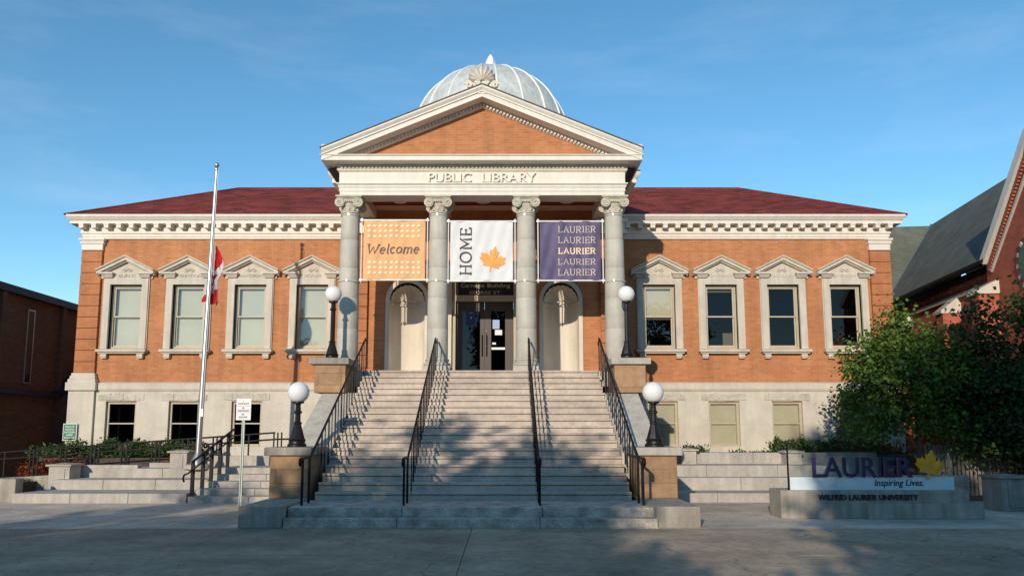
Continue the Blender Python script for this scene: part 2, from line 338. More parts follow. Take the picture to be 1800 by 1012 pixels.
M['fascia'] = mat('dark_blue_fascia', rgb(.02,.026,.045), .5, .1, 3)
M['dark_inside'] = plain('dark_interior', rgb(.035,.03,.028), .9)

for k_, f_ in (('orange_cloth',.3),('white_cloth',.3),('purple_cloth',.25),('red_cloth',.3),('flag_white',.3)): translucent(M[k_], f_)

# ------------------------------------------------------------------ lettering
def text_mb(body, x0, x1, z0, z1, y, depth=.02, bold=0., shear=0., fn=None, align='fit', m=0):
    """sans lettering fitted to a box on a wall that faces -Y"""
    cu = bpy.data.curves.new('t', 'FONT'); cu.body = body; cu.offset = bold; cu.shear = shear; cu.resolution_u = 3; cu.fill_mode = 'FRONT' if depth == 0 else 'BOTH'
    cu.extrude = .05 if depth else 0
    o = bpy.data.objects.new('t', cu); COL.objects.link(o); dg = bpy.context.evaluated_depsgraph_get()
    me = bpy.data.meshes.new_from_object(o.evaluated_get(dg)); bpy.data.objects.remove(o)
    V = np.array([v.co[:] for v in me.vertices]); Fs = [tuple(p.vertices) for p in me.polygons]; bpy.data.meshes.remove(me)
    lo = V.min(0); hi = V.max(0); sx = (x1-x0)/(hi[0]-lo[0]); sz = (z1-z0)/(hi[1]-lo[1])
    if align == 'left': sx = min(sx, sz)
    P = []
    for v in V:
        X = x0+(v[0]-lo[0])*sx; Z = z0+(v[1]-lo[1])*sz; Y = y-(depth if v[2] > 0 else 0)
        if fn: Y += fn(X, Z)
        P.append((X, Y, Z))
    return MB().add(P, Fs, m)
def arc(cx, cy, rx, ry, a0, a1, n=10):
    return [(cx+rx*math.cos(R(a0+(a1-a0)*i/n)), cy+ry*math.sin(R(a0+(a1-a0)*i/n))) for i in range(n+1)]
def bar(x0, x1, y): return [(x0, y), (x1, y)]
GL = {  # slab-serif strokes, cap height 1: (advance, polylines)
 'L': (.72, [[(.14,1),(.14,0)], bar(0,.3,.985), bar(0,.6,.015), [(.59,0),(.59,.22)]]),
 'A': (.86, [[(.1,0),(.42,1),(.74,0)], bar(.2,.64,.36), bar(0,.22,.015), bar(.62,.86,.015)]),
 'U': (.86, [[(.14,1)]+arc(.42,.3,.28,.3,180,360)+[(.70,1)], bar(.02,.28,.985), bar(.57,.83,.985)]),
 'R': (.80, [[(.14,0),(.14,1)], [(.02,.985),(.42,.985)]+arc(.42,.745,.24,.24,90,-90)+[(.14,.505)], [(.40,.5),(.66,0)], bar(.02,.28,.015), bar(.62,.78,.015)]),
 'I': (.40, [[(.2,0),(.2,1)], bar(.06,.34,.985), bar(.06,.34,.015)]),
 'E': (.72, [[(.14,0),(.14,1)], bar(.02,.6,.985), bar(.14,.5,.5), bar(.02,.62,.015), [(.59,1),(.59,.8)], [(.61,0),(.61,.22)], [(.49,.4),(.49,.6)]]),
 'H': (.92, [[(.16,0),(.16,1)], [(.74,0),(.74,1)], bar(.16,.74,.5), bar(.03,.29,.985), bar(.03,.29,.015), bar(.61,.87,.985), bar(.61,.87,.015)]),
 'O': (1.0, [arc(.48,.5,.4,.49,0,360,26)]),
 'M': (1.08, [[(.16,0),(.18,1),(.52,.3),(.86,1),(.88,0)], bar(.03,.2,.985), bar(.84,1.01,.985), bar(.04,.3,.015), bar(.76,1.0,.015)]),
 'W': (1.12, [[(.08,1),(.32,0),(.55,.75),(.78,0),(1.04,1)], bar(-.04,.22,.985), bar(.9,1.16,.985)]),
 'e': (.56, [[(.06,.36),(.46,.36)]+arc(.27,.34,.2,.32,5,320,16)]),
 'l': (.28, [[(.13,1.02),(.13,.06),(.2,.0),(.27,.03)], bar(.03,.13,1.0)]),
 'c': (.5, [arc(.27,.34,.2,.32,45,320,14)]),
 'o': (.58, [arc(.28,.34,.22,.32,0,360,20)]),
 'm': (.88, [[(.1,.66),(.1,0)], [(.1,.4)]+arc(.26,.46,.16,.2,170,0,8)+[(.42,0)], [(.42,.4)]+arc(.59,.46,.17,.2,170,0,8)+[(.76,.06),(.84,0)], bar(0,.1,.65), bar(.02,.18,.012), bar(.34,.5,.012)]),
}
def stroke_text(body, x0, x1, z0, z1, y, wid=.1, slant=0., rot=False, fn=None, m=0):
    """slab lettering as flat strokes on a cloth facing -Y; rot = reads upwards"""
    pol = []; cur = 0
    for ch in body:
        adv, ls = GL[ch]
        for l in ls: pol.append([(cur+a+slant*b, b) for a, b in l])
        cur += adv+.06
    allp = [p for l in pol for p in l]; lx = min(p[0] for p in allp)-wid/2; hx = max(p[0] for p in allp)+wid/2; lz = min(p[1] for p in allp)-wid*.3; hz = max(p[1] for p in allp)+wid*.3
    mb = MB(); lev = 0
    for l in pol:
        P = [Vector(p) for p in l]; vs = []; n = len(P); lev += 1
        for i, p in enumerate(P):
            a = (P[min(i+1, n-1)]-P[max(i-1, 0)]).normalized(); nn = Vector((-a.y, a.x))
            if 0 < i < n-1:
                d1 = (P[i]-P[i-1]).normalized(); d2 = (P[i+1]-P[i]).normalized(); n1 = Vector((-d1.y, d1.x)); n2 = Vector((-d2.y, d2.x)); nn = (n1+n2)/max(.35, 1+n1.dot(n2))
            ww = wid*.5*(.75 if n == 2 and abs(P[0].y-P[1].y) < 1e-6 else 1)
            vs += [p+nn*ww, p-nn*ww]
        out = []
        for q in vs:
            u = (q.x-lx)/(hx-lx); v = (q.y-lz)/(hz-lz)
            X, Z = (x0+u*(x1-x0), z0+v*(z1-z0)) if not rot else (x1-v*(x1-x0), z0+u*(z1-z0))
            out.append((X, y-.0003*(lev % 9)+(fn(X, Z) if fn else 0), Z))
        mb.add(out, [(2*i, 2*i+1, 2*i+3, 2*i+2) for i in range(n-1)], m)
    return mb
_half = [(0,1),(.07,.86),(.15,.72),(.24,.76),(.22,.55),(.21,.42),(.34,.53),(.40,.58),(.45,.48),(.56,.50),(.66,.49),(.62,.36),(.60,.28),(.70,.22),(.62,.14),(.48,.04),(.40,-.04),(.44,-.14),(.30,-.13),(.14,-.12),(.03,-.13),(.035,-.28),(.03,-.42)]
def leaf_outline(cx, cz, size, ang=0.):
    pts = _half+[(-a, b) for a, b in _half[::-1] if a > 0]; ca, sa = math.cos(ang), math.sin(ang)
    return [(cx+size*(a*ca-b*sa), cz+size*(a*sa+b*ca)) for a, b in pts]
def inside(p, poly):
    x, y = p; c = False; j = len(poly)-1
    for i in range(len(poly)):
        xi, yi = poly[i]; xj, yj = poly[j]
        if (yi > y) != (yj > y) and x < (xj-xi)*(y-yi)/(yj-yi)+xi: c = not c
        j = i
    return c

# ------------------------------------------------------------------ the ground
g = MB().add([(-400,-300,-.03),(400,-300,-.03),(400,900,-.03),(-400,900,-.03)], [(0,1,2,3)]).build('ground', M['ground'])
struct(g)
plaza = MB().add([(-30,-6,-.018),(30,-6,-.018),(30,19.2,-.018),(-30,19.2,-.018)], [(0,1,2,3)]).build('plaza_pavement', M['ground']); struct(plaza)
xs = [-28,-24,-20,-16,-12.2,-8.1,-3.97,.05,4.2,8.3,12.4,16.5,20.6,24.7]; ys = [-6,-2,1.5,4.6,7.7,10.75,13.74,16.4,19.2]
slab_cache = {}
for i in range(len(xs)-1):
    for j in range(len(ys)-1):
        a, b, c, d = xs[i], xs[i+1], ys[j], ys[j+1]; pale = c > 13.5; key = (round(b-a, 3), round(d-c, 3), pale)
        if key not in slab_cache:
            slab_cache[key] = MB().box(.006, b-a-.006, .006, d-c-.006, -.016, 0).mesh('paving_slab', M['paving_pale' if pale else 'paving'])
        inst('paving_slab', slab_cache[key], (a, c, random.uniform(-.0015, .0015)), plaza)

# ------------------------------------------------------------------ the library
LIB = thing('library_building', 'orange brick library with white pediment portico, red roof and silver dome', 'building', (0, 25.3, 0))
WY = 25.3            # wing brick plane
EY = 23.2            # entrance wall plane
WC = [-12.0, -9.915, -7.85, -5.785, 5.785, 7.85, 9.915, 12.0]
BC = [-11.93, -9.87, -7.81, 5.80, 7.815, 9.88, 11.94]

def sheet(mb, x0, x1, z0, z1, y, ops, rev=.25, m=0):
    X = sorted({x0, x1} | {v for o in ops for v in o[:2]}); Z = sorted({z0, z1} | {v for o in ops for v in o[2:4]})
    for i in range(len(X)-1):
        for j in range(len(Z)-1):
            cx, cz = (X[i]+X[i+1])/2, (Z[j]+Z[j+1])/2
            if any(o[0] < cx < o[1] and o[2] < cz < o[3] for o in ops): continue
            mb.add([(X[i],y,Z[j]),(X[i+1],y,Z[j]),(X[i+1],y,Z[j+1]),(X[i],y,Z[j+1])], [(0,1,2,3)], m)
    for a, b, c, d in ops:
        mb.add([(a,y,c),(b,y,c),(b,y,d),(a,y,d),(a,y+rev,c),(b,y+rev,c),(b,y+rev,d),(a,y+rev,d)], [(0,1,5,4),(1,2,6,5),(2,3,7,6),(3,0,4,7)], m)
for sg in (-1, 1):
    mb = MB(); a, b = (-13.5, -4.3) if sg < 0 else (4.3, 13.5)
    sheet(mb, a, b, 3.2, 8.3, WY, [(c-.53, c+.53, 4.42, 6.57) for c in WC if a < c < b])
    e = a if sg < 0 else b
    mb.add([(e,WY,3.2),(e,41.2,3.2),(e,41.2,8.3),(e,WY,8.3)], [(0,1,2,3)])
    mb.build('brick_wall', M['brick'], LIB, fix=False)
    mb = MB(); a, b = (-13.5, -3.9) if sg < 0 else (3.9, 13.5)
    sheet(mb, a, b, 0, 3.1, WY-.07, [(c-.5, c+.5, 1.22, 2.69) for c in BC if a < c < b], .3)
    e = a-.07 if sg < 0 else b+.07
    mb.add([(e,WY-.07,0),(e,41.2,0),(e,41.2,3.1),(e,WY-.07,3.1)], [(0,1,2,3)])
    mb.build('basement_wall', M['limestone'], LIB, fix=False)
MB().add([(-13.5,41.2,0),(13.5,41.2,0),(13.5,41.2,8.3),(-13.5,41.2,8.3)], [(0,1,2,3)]).build('rear_wall', M['brick'], LIB, fix=False)
# belt course and wing entablature
belt = [(0,3.02),(.11,3.02),(.11,3.05),(.14,3.07),(.14,3.24),(.10,3.28),(.04,3.31),(0,3.31)]
ent = [(0,8.13),(.06,8.13),(.06,8.20),(.085,8.205),(.085,8.28),(.12,8.31),(.12,8.37),(.10,8.39),(.10,8.58),(.37,8.58),(.37,8.67),(.40,8.69),(.46,8.76),(.46,8.80),(.05,8.82),(0,8.82)]
for path in ([(-4.3,WY),(-13.5,WY),(-13.5,41.2)], [(13.5,41.2),(13.5,WY),(4.3,WY)]):
    MB().sweep(path, belt).build('belt_course', M['limestone'], LIB)
    MB().sweep(path, ent).build('wing_cornice', M['white_trim'], LIB)
    MB().sweep(path, [(.455,8.79),(.50,8.79),(.50,8.86),(.455,8.86)]).build('gutter', M['white_trim'], LIB)
mod = MB().box(-.075,.075,-.25,0,-.14,0).box(-.09,.09,-.265,0,-.03,.002)
mod_me = mod.mesh('modillion', M['white_trim'])
for sg in (-1, 1):
    for k in range(22):
        x = sg*(13.50-.417*k)
        if abs(x) > 4.45: inst('modillion', mod_me, (x, WY-.10, 8.578), LIB)
    for k in range(14): inst('modillion', mod_me, (sg*13.6, WY+.35+.417*k, 8.578), LIB, rot=(0,0,sg*R(90)))
# corner piers with rusticated blocks
blk = MB().box(-.34,.34,0,.68,0,.352).mesh('quoin_block', M['brick_smooth'])
for sg in (-1, 1):
    cx = sg*13.21
    core = MB().box(cx-.30, cx+.30, WY-.05, WY+.6, 3.3, 8.12).build('corner_pier', M['brick_smooth'], LIB)
    for k in range(11): inst('quoin_block', blk, (cx, WY-.10, 3.625+.3725*k), core)
    MB().sweep([(cx-.34,WY+.6),(cx-.34,WY-.10),(cx+.34,WY-.10),(cx+.34,WY+.6)][::-1], [(-.2,7.725),(.01,7.725),(.03,7.75),(.01,7.77),(.02,7.93),(.05,7.95),(.06,8.0),(.04,8.02),(.09,8.08),(.09,8.128),(-.2,8.128)]).build('pier_capital', M['white_trim'], core)
    MB().sweep([(cx-.36,WY+.6),(cx-.36,WY-.12),(cx+.36,WY-.12),(cx+.36,WY+.6)][::-1], [(-.2,3.3),(.09,3.3),(.09,3.40),(.05,3.43),(.05,3.50),(.02,3.54),(.02,3.61),(-.2,3.61)]).build('pier_base', M['limestone'], core)
    lp = MB().box(cx-.42, cx+.42, WY-.17, WY+.6, 0, 3.03).build('basement_pier', M['limestone'], LIB)
    MB().box(cx-.50, cx+.50, WY-.26, WY+.6, 3.031, 3.299).build('pier_belt', M['limestone'], lp, bevel=.02)
# ---- windows
def make_window(parent, c, names, blind, dark):
    y = WY
    sur = MB()
    sur.box(c-.735,c-.53,y-.09,y+.12,4.41,6.77).box(c+.53,c+.735,y-.09,y+.12,4.41,6.77).box(c-.53,c+.53,y-.09,y+.12,6.57,6.77)
    sur.box(c-.765,c-.72,y-.05,y+.02,4.41,6.77).box(c+.72,c+.765,y-.05,y+.02,4.41,6.77)
    w = sur.build('window', M['win_stone'], parent)
    h = MB()
    h.box(c-.86,c+.86,y-.06,y+.02,6.772,6.96)                       # inscription band with side blocks
    for s in (-1, 1):
        a, b = sorted((c+s*.44, c+s*.80)); h.box(a, b, y-.17, y-.061, 6.845, 6.90); h.box(a+.02, b-.02, y-.13, y-.062, 6.80, 6.844)
        a, b = sorted((c+s*.42, c+s*.90)); h.box(a, b, y-.23, y-.05, 6.902, 6.965)
    st = [(c-.95,7.055),(c,7.53),(c+.95,7.055)]
    h.rake(st, [(y+.02,0),(y-.30,0),(y-.30,-.04),(y-.24,-.075),(y-.24,-.15),(y-.16,-.175),(y-.16,-.20),(y+.02,-.20)])
    h.poly([(c-.86,y-.05,6.962),(c+.86,y-.05,6.962),(c,y-.05,7.38)])
    h.build('hood', M['win_stone'], w)
    orn = MB()
    for a, r in ((-.09,.045),(.09,.045)):
        orn.tube([(c+a+r*math.cos(t), y-.07, 7.06+r*math.sin(t)) for t in [i*math.pi/5 for i in range(11)]], .014, 5)
    orn.sphere((c, y-.06, 7.09), .04, 8); orn.tube([(c-.17,y-.06,7.03),(c-.05,y-.07,7.06),(c+.05,y-.07,7.06),(c+.17,y-.06,7.03)], .016, 5)
    orn.build('carved_scroll', M['win_stone'], w, smooth=True)
    wd = min(.40, .05*len(names)+.03)
    text_mb(names, c-wd, c+wd, 6.815, 6.92, y-.058, .022).build('inscription', M['win_stone'], w)
    s = MB().box(c-.82,c+.82,y-.24,y+.1,4.30,4.385).box(c-.77,c+.77,y-.18,y+.02,4.25,4.298)
    s.build('sill', M['win_stone'], w, bevel=.008)
    for q in (-1, 1): MB().box(c+q*.6-.1,c+q*.6+.1,y-.14,y+.02,4.13,4.248).box(c+q*.6-.085,c+q*.6+.085,y-.11,y+.02,4.09,4.129).build('sill_bracket', M['win_stone'], w)
    f = MB().box(c-.528,c-.455,y+.10,y+.22,4.42,6.568).box(c+.455,c+.528,y+.10,y+.22,4.42,6.568).box(c-.455,c+.455,y+.10,y+.22,6.49,6.568).box(c-.455,c+.455,y+.10,y+.24,4.42,4.50)
    f.build('frame', M['frame'], w)
    u = MB().box(c-.454,c-.415,y+.125,y+.165,5.49,6.489).box(c+.415,c+.454,y+.125,y+.165,5.49,6.489).box(c-.415,c+.415,y+.125,y+.165,6.455,6.489).box(c-.415,c+.415,y+.12,y+.165,5.49,5.535)
    u.build('upper_sash', M['sash'], w)
    u = MB().box(c-.454,c-.415,y+.168,y+.205,4.502,5.53).box(c+.415,c+.454,y+.168,y+.205,4.502,5.53).box(c-.415,c+.415,y+.168,y+.205,5.485,5.53).box(c-.415,c+.415,y+.168,y+.205,4.502,4.55)
    u.build('lower_sash', M['sash'], w)
    gm = M['dark_glass'] if dark else M['glass']
    MB().add([(c-.415,y+.145,5.536),(c+.415,y+.145,5.536),(c+.415,y+.145,6.455),(c-.415,y+.145,6.455)], [(0,1,2,3)]).build('pane', gm, w)
    MB().add([(c-.415,y+.186,4.551),(c+.415,y+.186,4.551),(c+.415,y+.186,5.484),(c-.415,y+.186,5.484)], [(0,1,2,3)]).build('pane', gm, w)
    if blind: MB().box(c-.44, c+.44, y+.27, y+.275, blind, 6.47).build('blind', M['blind'] if c < 0 else M['blind2'], w)
    return w
NM = ['BURNS','TENNYSON','SHAKESPEARE','MOORE','DICKENS','THACKERAY','MACAULAY','EMERSON']
for i, c in enumerate(WC):
    make_window(LIB, c, NM[i], 4.5 if i < 4 else {4: 5.44, 5: 6.36}.get(i, 0), i > 4)
def base_window(c, blind):
    y = WY-.07
    f = MB().box(c-.498,c-.42,y+.10,y+.2,1.222,2.688).box(c+.42,c+.498,y+.10,y+.2,1.222,2.688).box(c-.42,c+.42,y+.10,y+.2,2.60,2.688).box(c-.42,c+.42,y+.08,y+.22,1.222,1.30)
    w = f.build('window', M['frame'], LIB)
    MB().box(c-.419,c+.419,y+.12,y+.16,1.945,1.985).build('meeting_rail', M['sash'], w)
    gm = M['glass'] if blind else M['dark_glass']
    MB().add([(c-.42,y+.14,1.986),(c+.42,y+.14,1.986),(c+.42,y+.14,2.60),(c-.42,y+.14,2.60)], [(0,1,2,3)]).build('pane', gm, w)
    MB().add([(c-.42,y+.165,1.30),(c+.42,y+.165,1.30),(c+.42,y+.165,1.944),(c-.42,y+.165,1.944)], [(0,1,2,3)]).build('pane', gm, w)
    if blind: MB().box(c-.43,c+.43,y+.22,y+.225,1.3,2.61).build('blind', M['blind2'], w)
    else: MB().box(c-.38,c-.33,y+.6,y+.67,1.3,2.5).build('inner_post', M['frame'], w)
    # rough stone lintel
    mb = MB(); n = 11
    for k in range(n):
        x0 = c-.74+k*1.48/n; mb.box(x0, x0+1.48/n-.002, y-.018-random.random()*.02, y+.05, 2.70+random.random()*.04, 2.90+random.random()*.06)
    mb.build('rough_lintel', M['rough_stone'], w)
for c in BC: base_window(c, c > 0)
# ---- roof
E0, E1, T0, T1 = (14.17, 24.63), (14.17, 41.9), (9.75, 29.05), (9.75, 37.5); ze, zt = 8.84, 11.12
rv = [(-14.0,24.8,ze),(14.0,24.8,ze),(14.0,41.7,ze),(-14.0,41.7,ze),(-9.75,29.05,zt),(9.75,29.05,zt),(9.75,37.5,zt),(-9.75,37.5,zt)]
rf = MB().add(rv, [(0,1,5,4),(1,2,6,5),(2,3,7,6),(3,0,4,7),(4,5,6,7)]).build('roof', M['shingle'], LIB, fix=False)
MB().add([(-13.98,24.82,8.825),(13.98,24.82,8.825),(13.98,41.68,8.825),(-13.98,41.68,8.825)], [(0,1,2,3)]).build('eave_board', M['white_trim'], rf, fix=False)
hp = MB()
for a, b in ((0,4),(1,5),(4,5)): hp.tube([rv[a], rv[b]], .05, 6)
hp.build('ridge_cap', M['shingle'], rf)
# ---- central block, attic, drum, dome
CB = 4.32
mb = MB()
for s in (-1, 1): mb.add([(s*CB,EY,0),(s*CB,29,0),(s*CB,29,9.3),(s*CB,EY,9.3)], [(0,1,2,3)])
mb.build('central_side_wall', M['brick'], LIB, fix=False)
cpath = [(CB,28.5),(CB,EY),(-CB,EY),(-CB,28.5)]
MB().sweep(cpath, [(0,8.98),(.07,8.98),(.07,9.10),(.12,9.14),(.12,9.26),(.36,9.28),(.36,9.40),(.44,9.50),(.47,9.57),(.47,9.60),(0,9.62)]).build('central_cornice', M['white_trim'], LIB)
MB().box(-4.79,4.79,EY-.47,28.5,9.602,9.66).build('central_roof', M['slate'], LIB)
for s in (-1, 1):
    cx = s*3.93; pil = MB().box(cx-.34, cx+.34, EY-.07, EY+.05, 3.33, 8.95).build('rusticated_pilaster', M['brick_smooth'], LIB)
    b2 = MB().box(-.37,.37,0,.1,0,.352).mesh('quoin_block', M['brick_smooth'])
    for k in range(11): inst('quoin_block', b2, (cx, EY-.125, 3.62+.3725*k), pil)
    MB().box(cx-.45,cx+.45,EY-.2,EY+.02,7.74,7.86).box(cx-.40,cx+.40,EY-.16,EY+.02,7.861,8.10).box(cx-.48,cx+.48,EY-.22,EY+.02,8.101,8.2).build('pilaster_capital', M['white_trim'], pil)
DC = (0, 33.0, 14.30); DR = 3.52
MB().lathe([(3.75,0),(3.75,3.9),(3.95,3.95),(3.95,4.15),(3.7,4.2)], (0,33,10), 48).build('drum', M['white_trim'], LIB, smooth=True)
prof = [(DR*math.cos(R(a)), DR*math.sin(R(a))) for a in range(0, 87, 4)]+[(.05,DR)]
dome = MB().lathe(prof, DC, 64).build('dome', M['dome'], LIB, smooth=True)
for k in range(20):
    a = R(k*18+6)
    MB().tube([(DC[0]+(DR+.01)*math.cos(R(t))*math.cos(a), DC[1]+(DR+.01)*math.cos(R(t))*math.sin(a), DC[2]+(DR+.01)*math.sin(R(t))) for t in range(0, 85, 6)], .042, 6).build('rib', M['dome_rib'], dome, smooth=True)
MB().lathe([(.62,-.06),(.66,.02),(.5,.10),(.22,.14),(.15,.2)], (0,33,DC[2]+DR), 24).build('dome_cap', M['dome_rib'], dome, smooth=True)
MB().lathe([(.13,.1),(.19,.18),(.13,.24),(.10,.28),(.20,.36),(.235,.45),(.21,.56),(.16,.68),(.10,.80),(.04,.88),(.001,.90)], (0,33,DC[2]+DR-.02), 12, flute=.86).build('finial', M['dome_rib'], dome, smooth=True)
# ---- portico: entablature, pediment
PF = 20.75; PX = 3.97
pe = [(0,8.225),(.0,8.33),(.02,8.335),(.02,8.44),(.045,8.445),(.045,8.50),(.09,8.53),(.09,8.56),(.02,8.57),(.02,8.885),(.05,8.90),(.08,8.93),(.08,8.955),(.06,8.957),(.06,9.05),(.12,9.055),(.12,9.075),(.44,9.08),(.44,9.19),(.48,9.215),(.48,9.235),(-.55,9.235),(-.62,8.6),(-.62,8.225)]
ppath = [(PX,EY+.0),(PX,PF),(-PX,PF),(-PX,EY+.0)]
por = MB().sweep(ppath, pe).build('portico_entablature', M['white_trim'], LIB)
dn = MB(); n = 74
for k in range(n):
    x = -PX+.0+(2*PX)*(k+.5)/n; dn.box(x-.032, x+.032, PF-.112, PF-.055, 8.965, 9.045)
for s in (-1, 1):
    for k in range(20):
        y = PF+.05+k*.107; dn.box(*sorted((s*(PX+.055), s*(PX+.112))), y-.032, y+.032, 8.965, 9.045)
d = dn.build('dentil_course', M['white_trim'], por); d['kind'] = 'stuff'
xa, za = onY(753, 321, PF-.03); xb, zb = onY(942, 304.5, PF-.03)
text_mb('PUBLIC', -1.50, -.30, za, zb, PF-.018, .075, bold=.006).build('lettering', M['white_trim'], por)
text_mb('LIBRARY', .0, 1.50, za, zb, PF-.018, .075, bold=.006).build('lettering', M['white_trim'], por)
st = [(-4.40,9.375),(0,11.20),(4.40,9.375)]; y0 = PF-.50
MB().rake(st, [(y0-.06,0),(y0-.06,-.045),(y0+.0,-.12),(y0+.0,-.155),(y0+.04,-.16),(y0+.04,-.30),(PF+.06,-.30),(PF+.06,0)]).build('raking_cornice', M['white_trim'], LIB)
sl = (11.20-9.375)/4.40
tym = MB().add([(-4.1,PF+.05,9.2),(4.1,PF+.05,9.2),(0,PF+.05,10.92)], [(0,1,2)]).build('tympanum', M['brick'], LIB, fix=False)
bd = MB(); bd.rake([(-4.2,9.375-.34+sl*.2),(0,11.20-.34),(4.2,9.375-.34+sl*.2)], [(PF+.055,.06),(PF-.06,.06),(PF-.06,.04),(PF-.02,-.01),(PF-.02,-.06),(PF+.02,-.085),(PF+.055,-.085)])
bd.build('raking_bed_mould', M['white_trim'], tym)
dn = MB(); n = 78
for k in range(n):
    x = -3.7+7.4*(k+.5)/n; zc = 11.20-.40-abs(x)*sl
    dn.box(x-.026, x+.026, PF-.10, PF-.015, zc+.0, zc+.075)
d = dn.build('raking_dentils', M['white_trim'], tym); d['kind'] = 'stuff'
pr = MB(); pr.rake([(-4.44,9.385),(0,11.225),(4.44,9.385)], [(y0-.05,.0),(29.3,.0),(29.3,.03),(y0-.05,.03)])
pr.build('portico_roof', M['slate'], LIB)
MB().box(-4.33,4.33,PF+.08,29,9.0,9.02).build('portico_loft_floor', M['dark_inside'], LIB)
for s in (-1, 1): MB().box(*sorted((s*4.10,s*4.40)), y0-.02, y0+.3, 9.38, 9.50).build('acroterion_block', M['white_trim'], LIB, bevel=.01)
ac = MB(); az = 11.20
for k in range(9):
    a = R(-78+k*19.5); L0 = .54-.1*abs(k-4)/4*1.6; dx, dz = math.sin(a), math.cos(a); nx, nz = dz, -dx; y1 = y0+.05
    for q, ww in ((.12,.03),(.3,.045),(.5,.062),(.8,.07),(.93,.055),(1,.02)): pass
    vs = []; qs = [(.12,.03),(.35,.045),(.6,.062),(.82,.07),(.94,.05),(1,.015)]
    for q, ww in qs:
        cx, cz = dx*L0*q, az+.10+dz*L0*q*.95
        vs += [(cx-nx*ww, y1, cz-nz*ww), (cx, y1-.10-.05*q, cz), (cx+nx*ww, y1, cz+nz*ww), (cx, y1+.12, cz)]
    fs = [(i*4+j, i*4+(j+1)%4, i*4+4+(j+1)%4, i*4+4+j) for i in range(5) for j in range(4)]+[(0,1,2,3),(20,21,22,23)]
    ac.add(vs, fs)
for s in (-1, 1):
    for cxx, czz, rr in ((.36,11.22,.10),(.12,11.27,.07)):
        ac.tube([(s*(cxx+rr*(1-t/26)*math.cos(t*.55)), y0-.02, czz+rr*(1-t/26)*math.sin(t*.55)) for t in range(20)], .03, 6)
    ac.box(*sorted((s*.05, s*.46)), y0+.02, y0+.2, 10.98, 11.16)
ac.prism([(-.46,y0+.03,10.98),(.46,y0+.03,10.98),(.44,y0+.03,11.2),(.2,y0+.03,11.38),(-.2,y0+.03,11.38),(-.44,y0+.03,11.2)], (0,.14,0))
ac.build('palmette_acroterion', M['white_trim'], LIB)
# ---- portico ceiling
cl = MB().box(-3.36,3.36,PF+.6,EY,8.50,8.52).build('portico_ceiling', M['soffit'], LIB)
for x in (-2.45, 0, 2.45):
    MB().box(x-.85,x+.85,PF+.75,EY-.75,8.44,8.499).build('ceiling_panel', M['soffit_red'], cl)
    MB().lathe([(.20,0),(.22,-.02),(.20,-.05),(.05,-.06),(.001,-.06)], (x,PF+1.15,8.44), 20).build('ceiling_light', M['globe'], cl, smooth=True)
for x in (-1.225, 1.225): MB().box(x-.2,x+.2,PF+.62,EY,8.30,8.50).build('ceiling_beam', M['soffit'], cl)
# ---- columns
def column(x):
    y = 21.07; w = MB().box(x-.37,x+.37,y-.37,y+.37,3.322,3.46)
    col = w.build('column', M['column_stone'], LIB, bevel=.012)
    MB().lathe([(.35,3.461),(.375,3.49),(.375,3.53),(.345,3.56),(.31,3.575),(.305,3.60),(.33,3.62),(.33,3.65),(.305,3.675)], (x,y,0), 36).build('base_moulding', M['column_stone'], col, smooth=True)
    zs = [3.676,4.5,5.35,6.2,7.0,7.74]
    for k in range(5):
        r = lambda z: .292-.042*((z-3.676)/4.1)**1.6
        a, b = zs[k]+.0012, zs[k+1]-.0012; q = [(r(a)-.002,a)]+[(r(a+(b-a)*t), a+.003+(b-a-.006)*t) for t in (0,.33,.66,1)]+[(r(b)-.002,b)]
        MB().lathe(q, (x,y,0), 40).build('shaft_drum', M['column_stone'], col, smooth=True)
    MB().lathe([(.252,7.741),(.272,7.75),(.272,7.775),(.25,7.785),(.248,7.93),(.27,7.96),(.28,7.99),(.27,8.02),(.25,8.04)], (x,y,0), 32).build('necking', M['capital_stone'], col, smooth=True)
    orn = MB()
    for k in range(12):
        a = 2*math.pi*k/12; orn.sphere((x+.25*math.cos(a), y+.25*math.sin(a), 7.85), .035, 8, sz=1.7)
    orn.build('neck_leaves', M['capital_stone'], col, smooth=True)
    cap = MB().box(x-.30,x+.30,y-.30,y+.30,8.04,8.14)
    cp = cap.build('capital', M['capital_stone'], col, bevel=.02)
    MB().box(x-.34,x+.34,y-.34,y+.34,8.141,8.17).box(x-.37,x+.37,y-.37,y+.37,8.171,8.224).build('abacus', M['capital_stone'], col, bevel=.01)
    for sx in (-1, 1):
        for sy in (-1, 1):
            vx, vz = x+sx*.255, 8.03; v = MB(); yc = y+sy*.30
            n = 20; ring = [(vx+.135*math.cos(2*math.pi*j/n), yc-.05*sy, vz+.135*math.sin(2*math.pi*j/n)) for j in range(n)]
            v.prism(ring, (0, .08*sy, 0))
            sp = [(vx+sx*(.128-.0052*t)*math.cos(t*.42+1.2), yc+.035*sy, vz+(.128-.0052*t)*math.sin(t*.42+1.2)) for t in range(22)]
            v.tube(sp, .017, 6); v.sphere((vx, yc+.04*sy, vz), .022, 8)
            v.build('volute', M['capital_stone'], col, smooth=True)
    eg = MB()
    for k in range(5): eg.sphere((x-.12+.06*k, y-.30, 8.065), .03, 8, sz=1.3)
    eg.build('egg_and_dart', M['capital_stone'], col, smooth=True)
    for z in (7.68, 5.80): MB().lathe([(.298 if z < 6 else .266, z),(.302 if z < 6 else .27, z+.005),(.302 if z < 6 else .27, z+.04),(.298 if z < 6 else .266, z+.045)], (x,y,0), 36).build('strap', M['strap'], col, smooth=True)
COLX = [-3.715, -1.23, 1.225, 3.70]
for x in COLX: column(x)
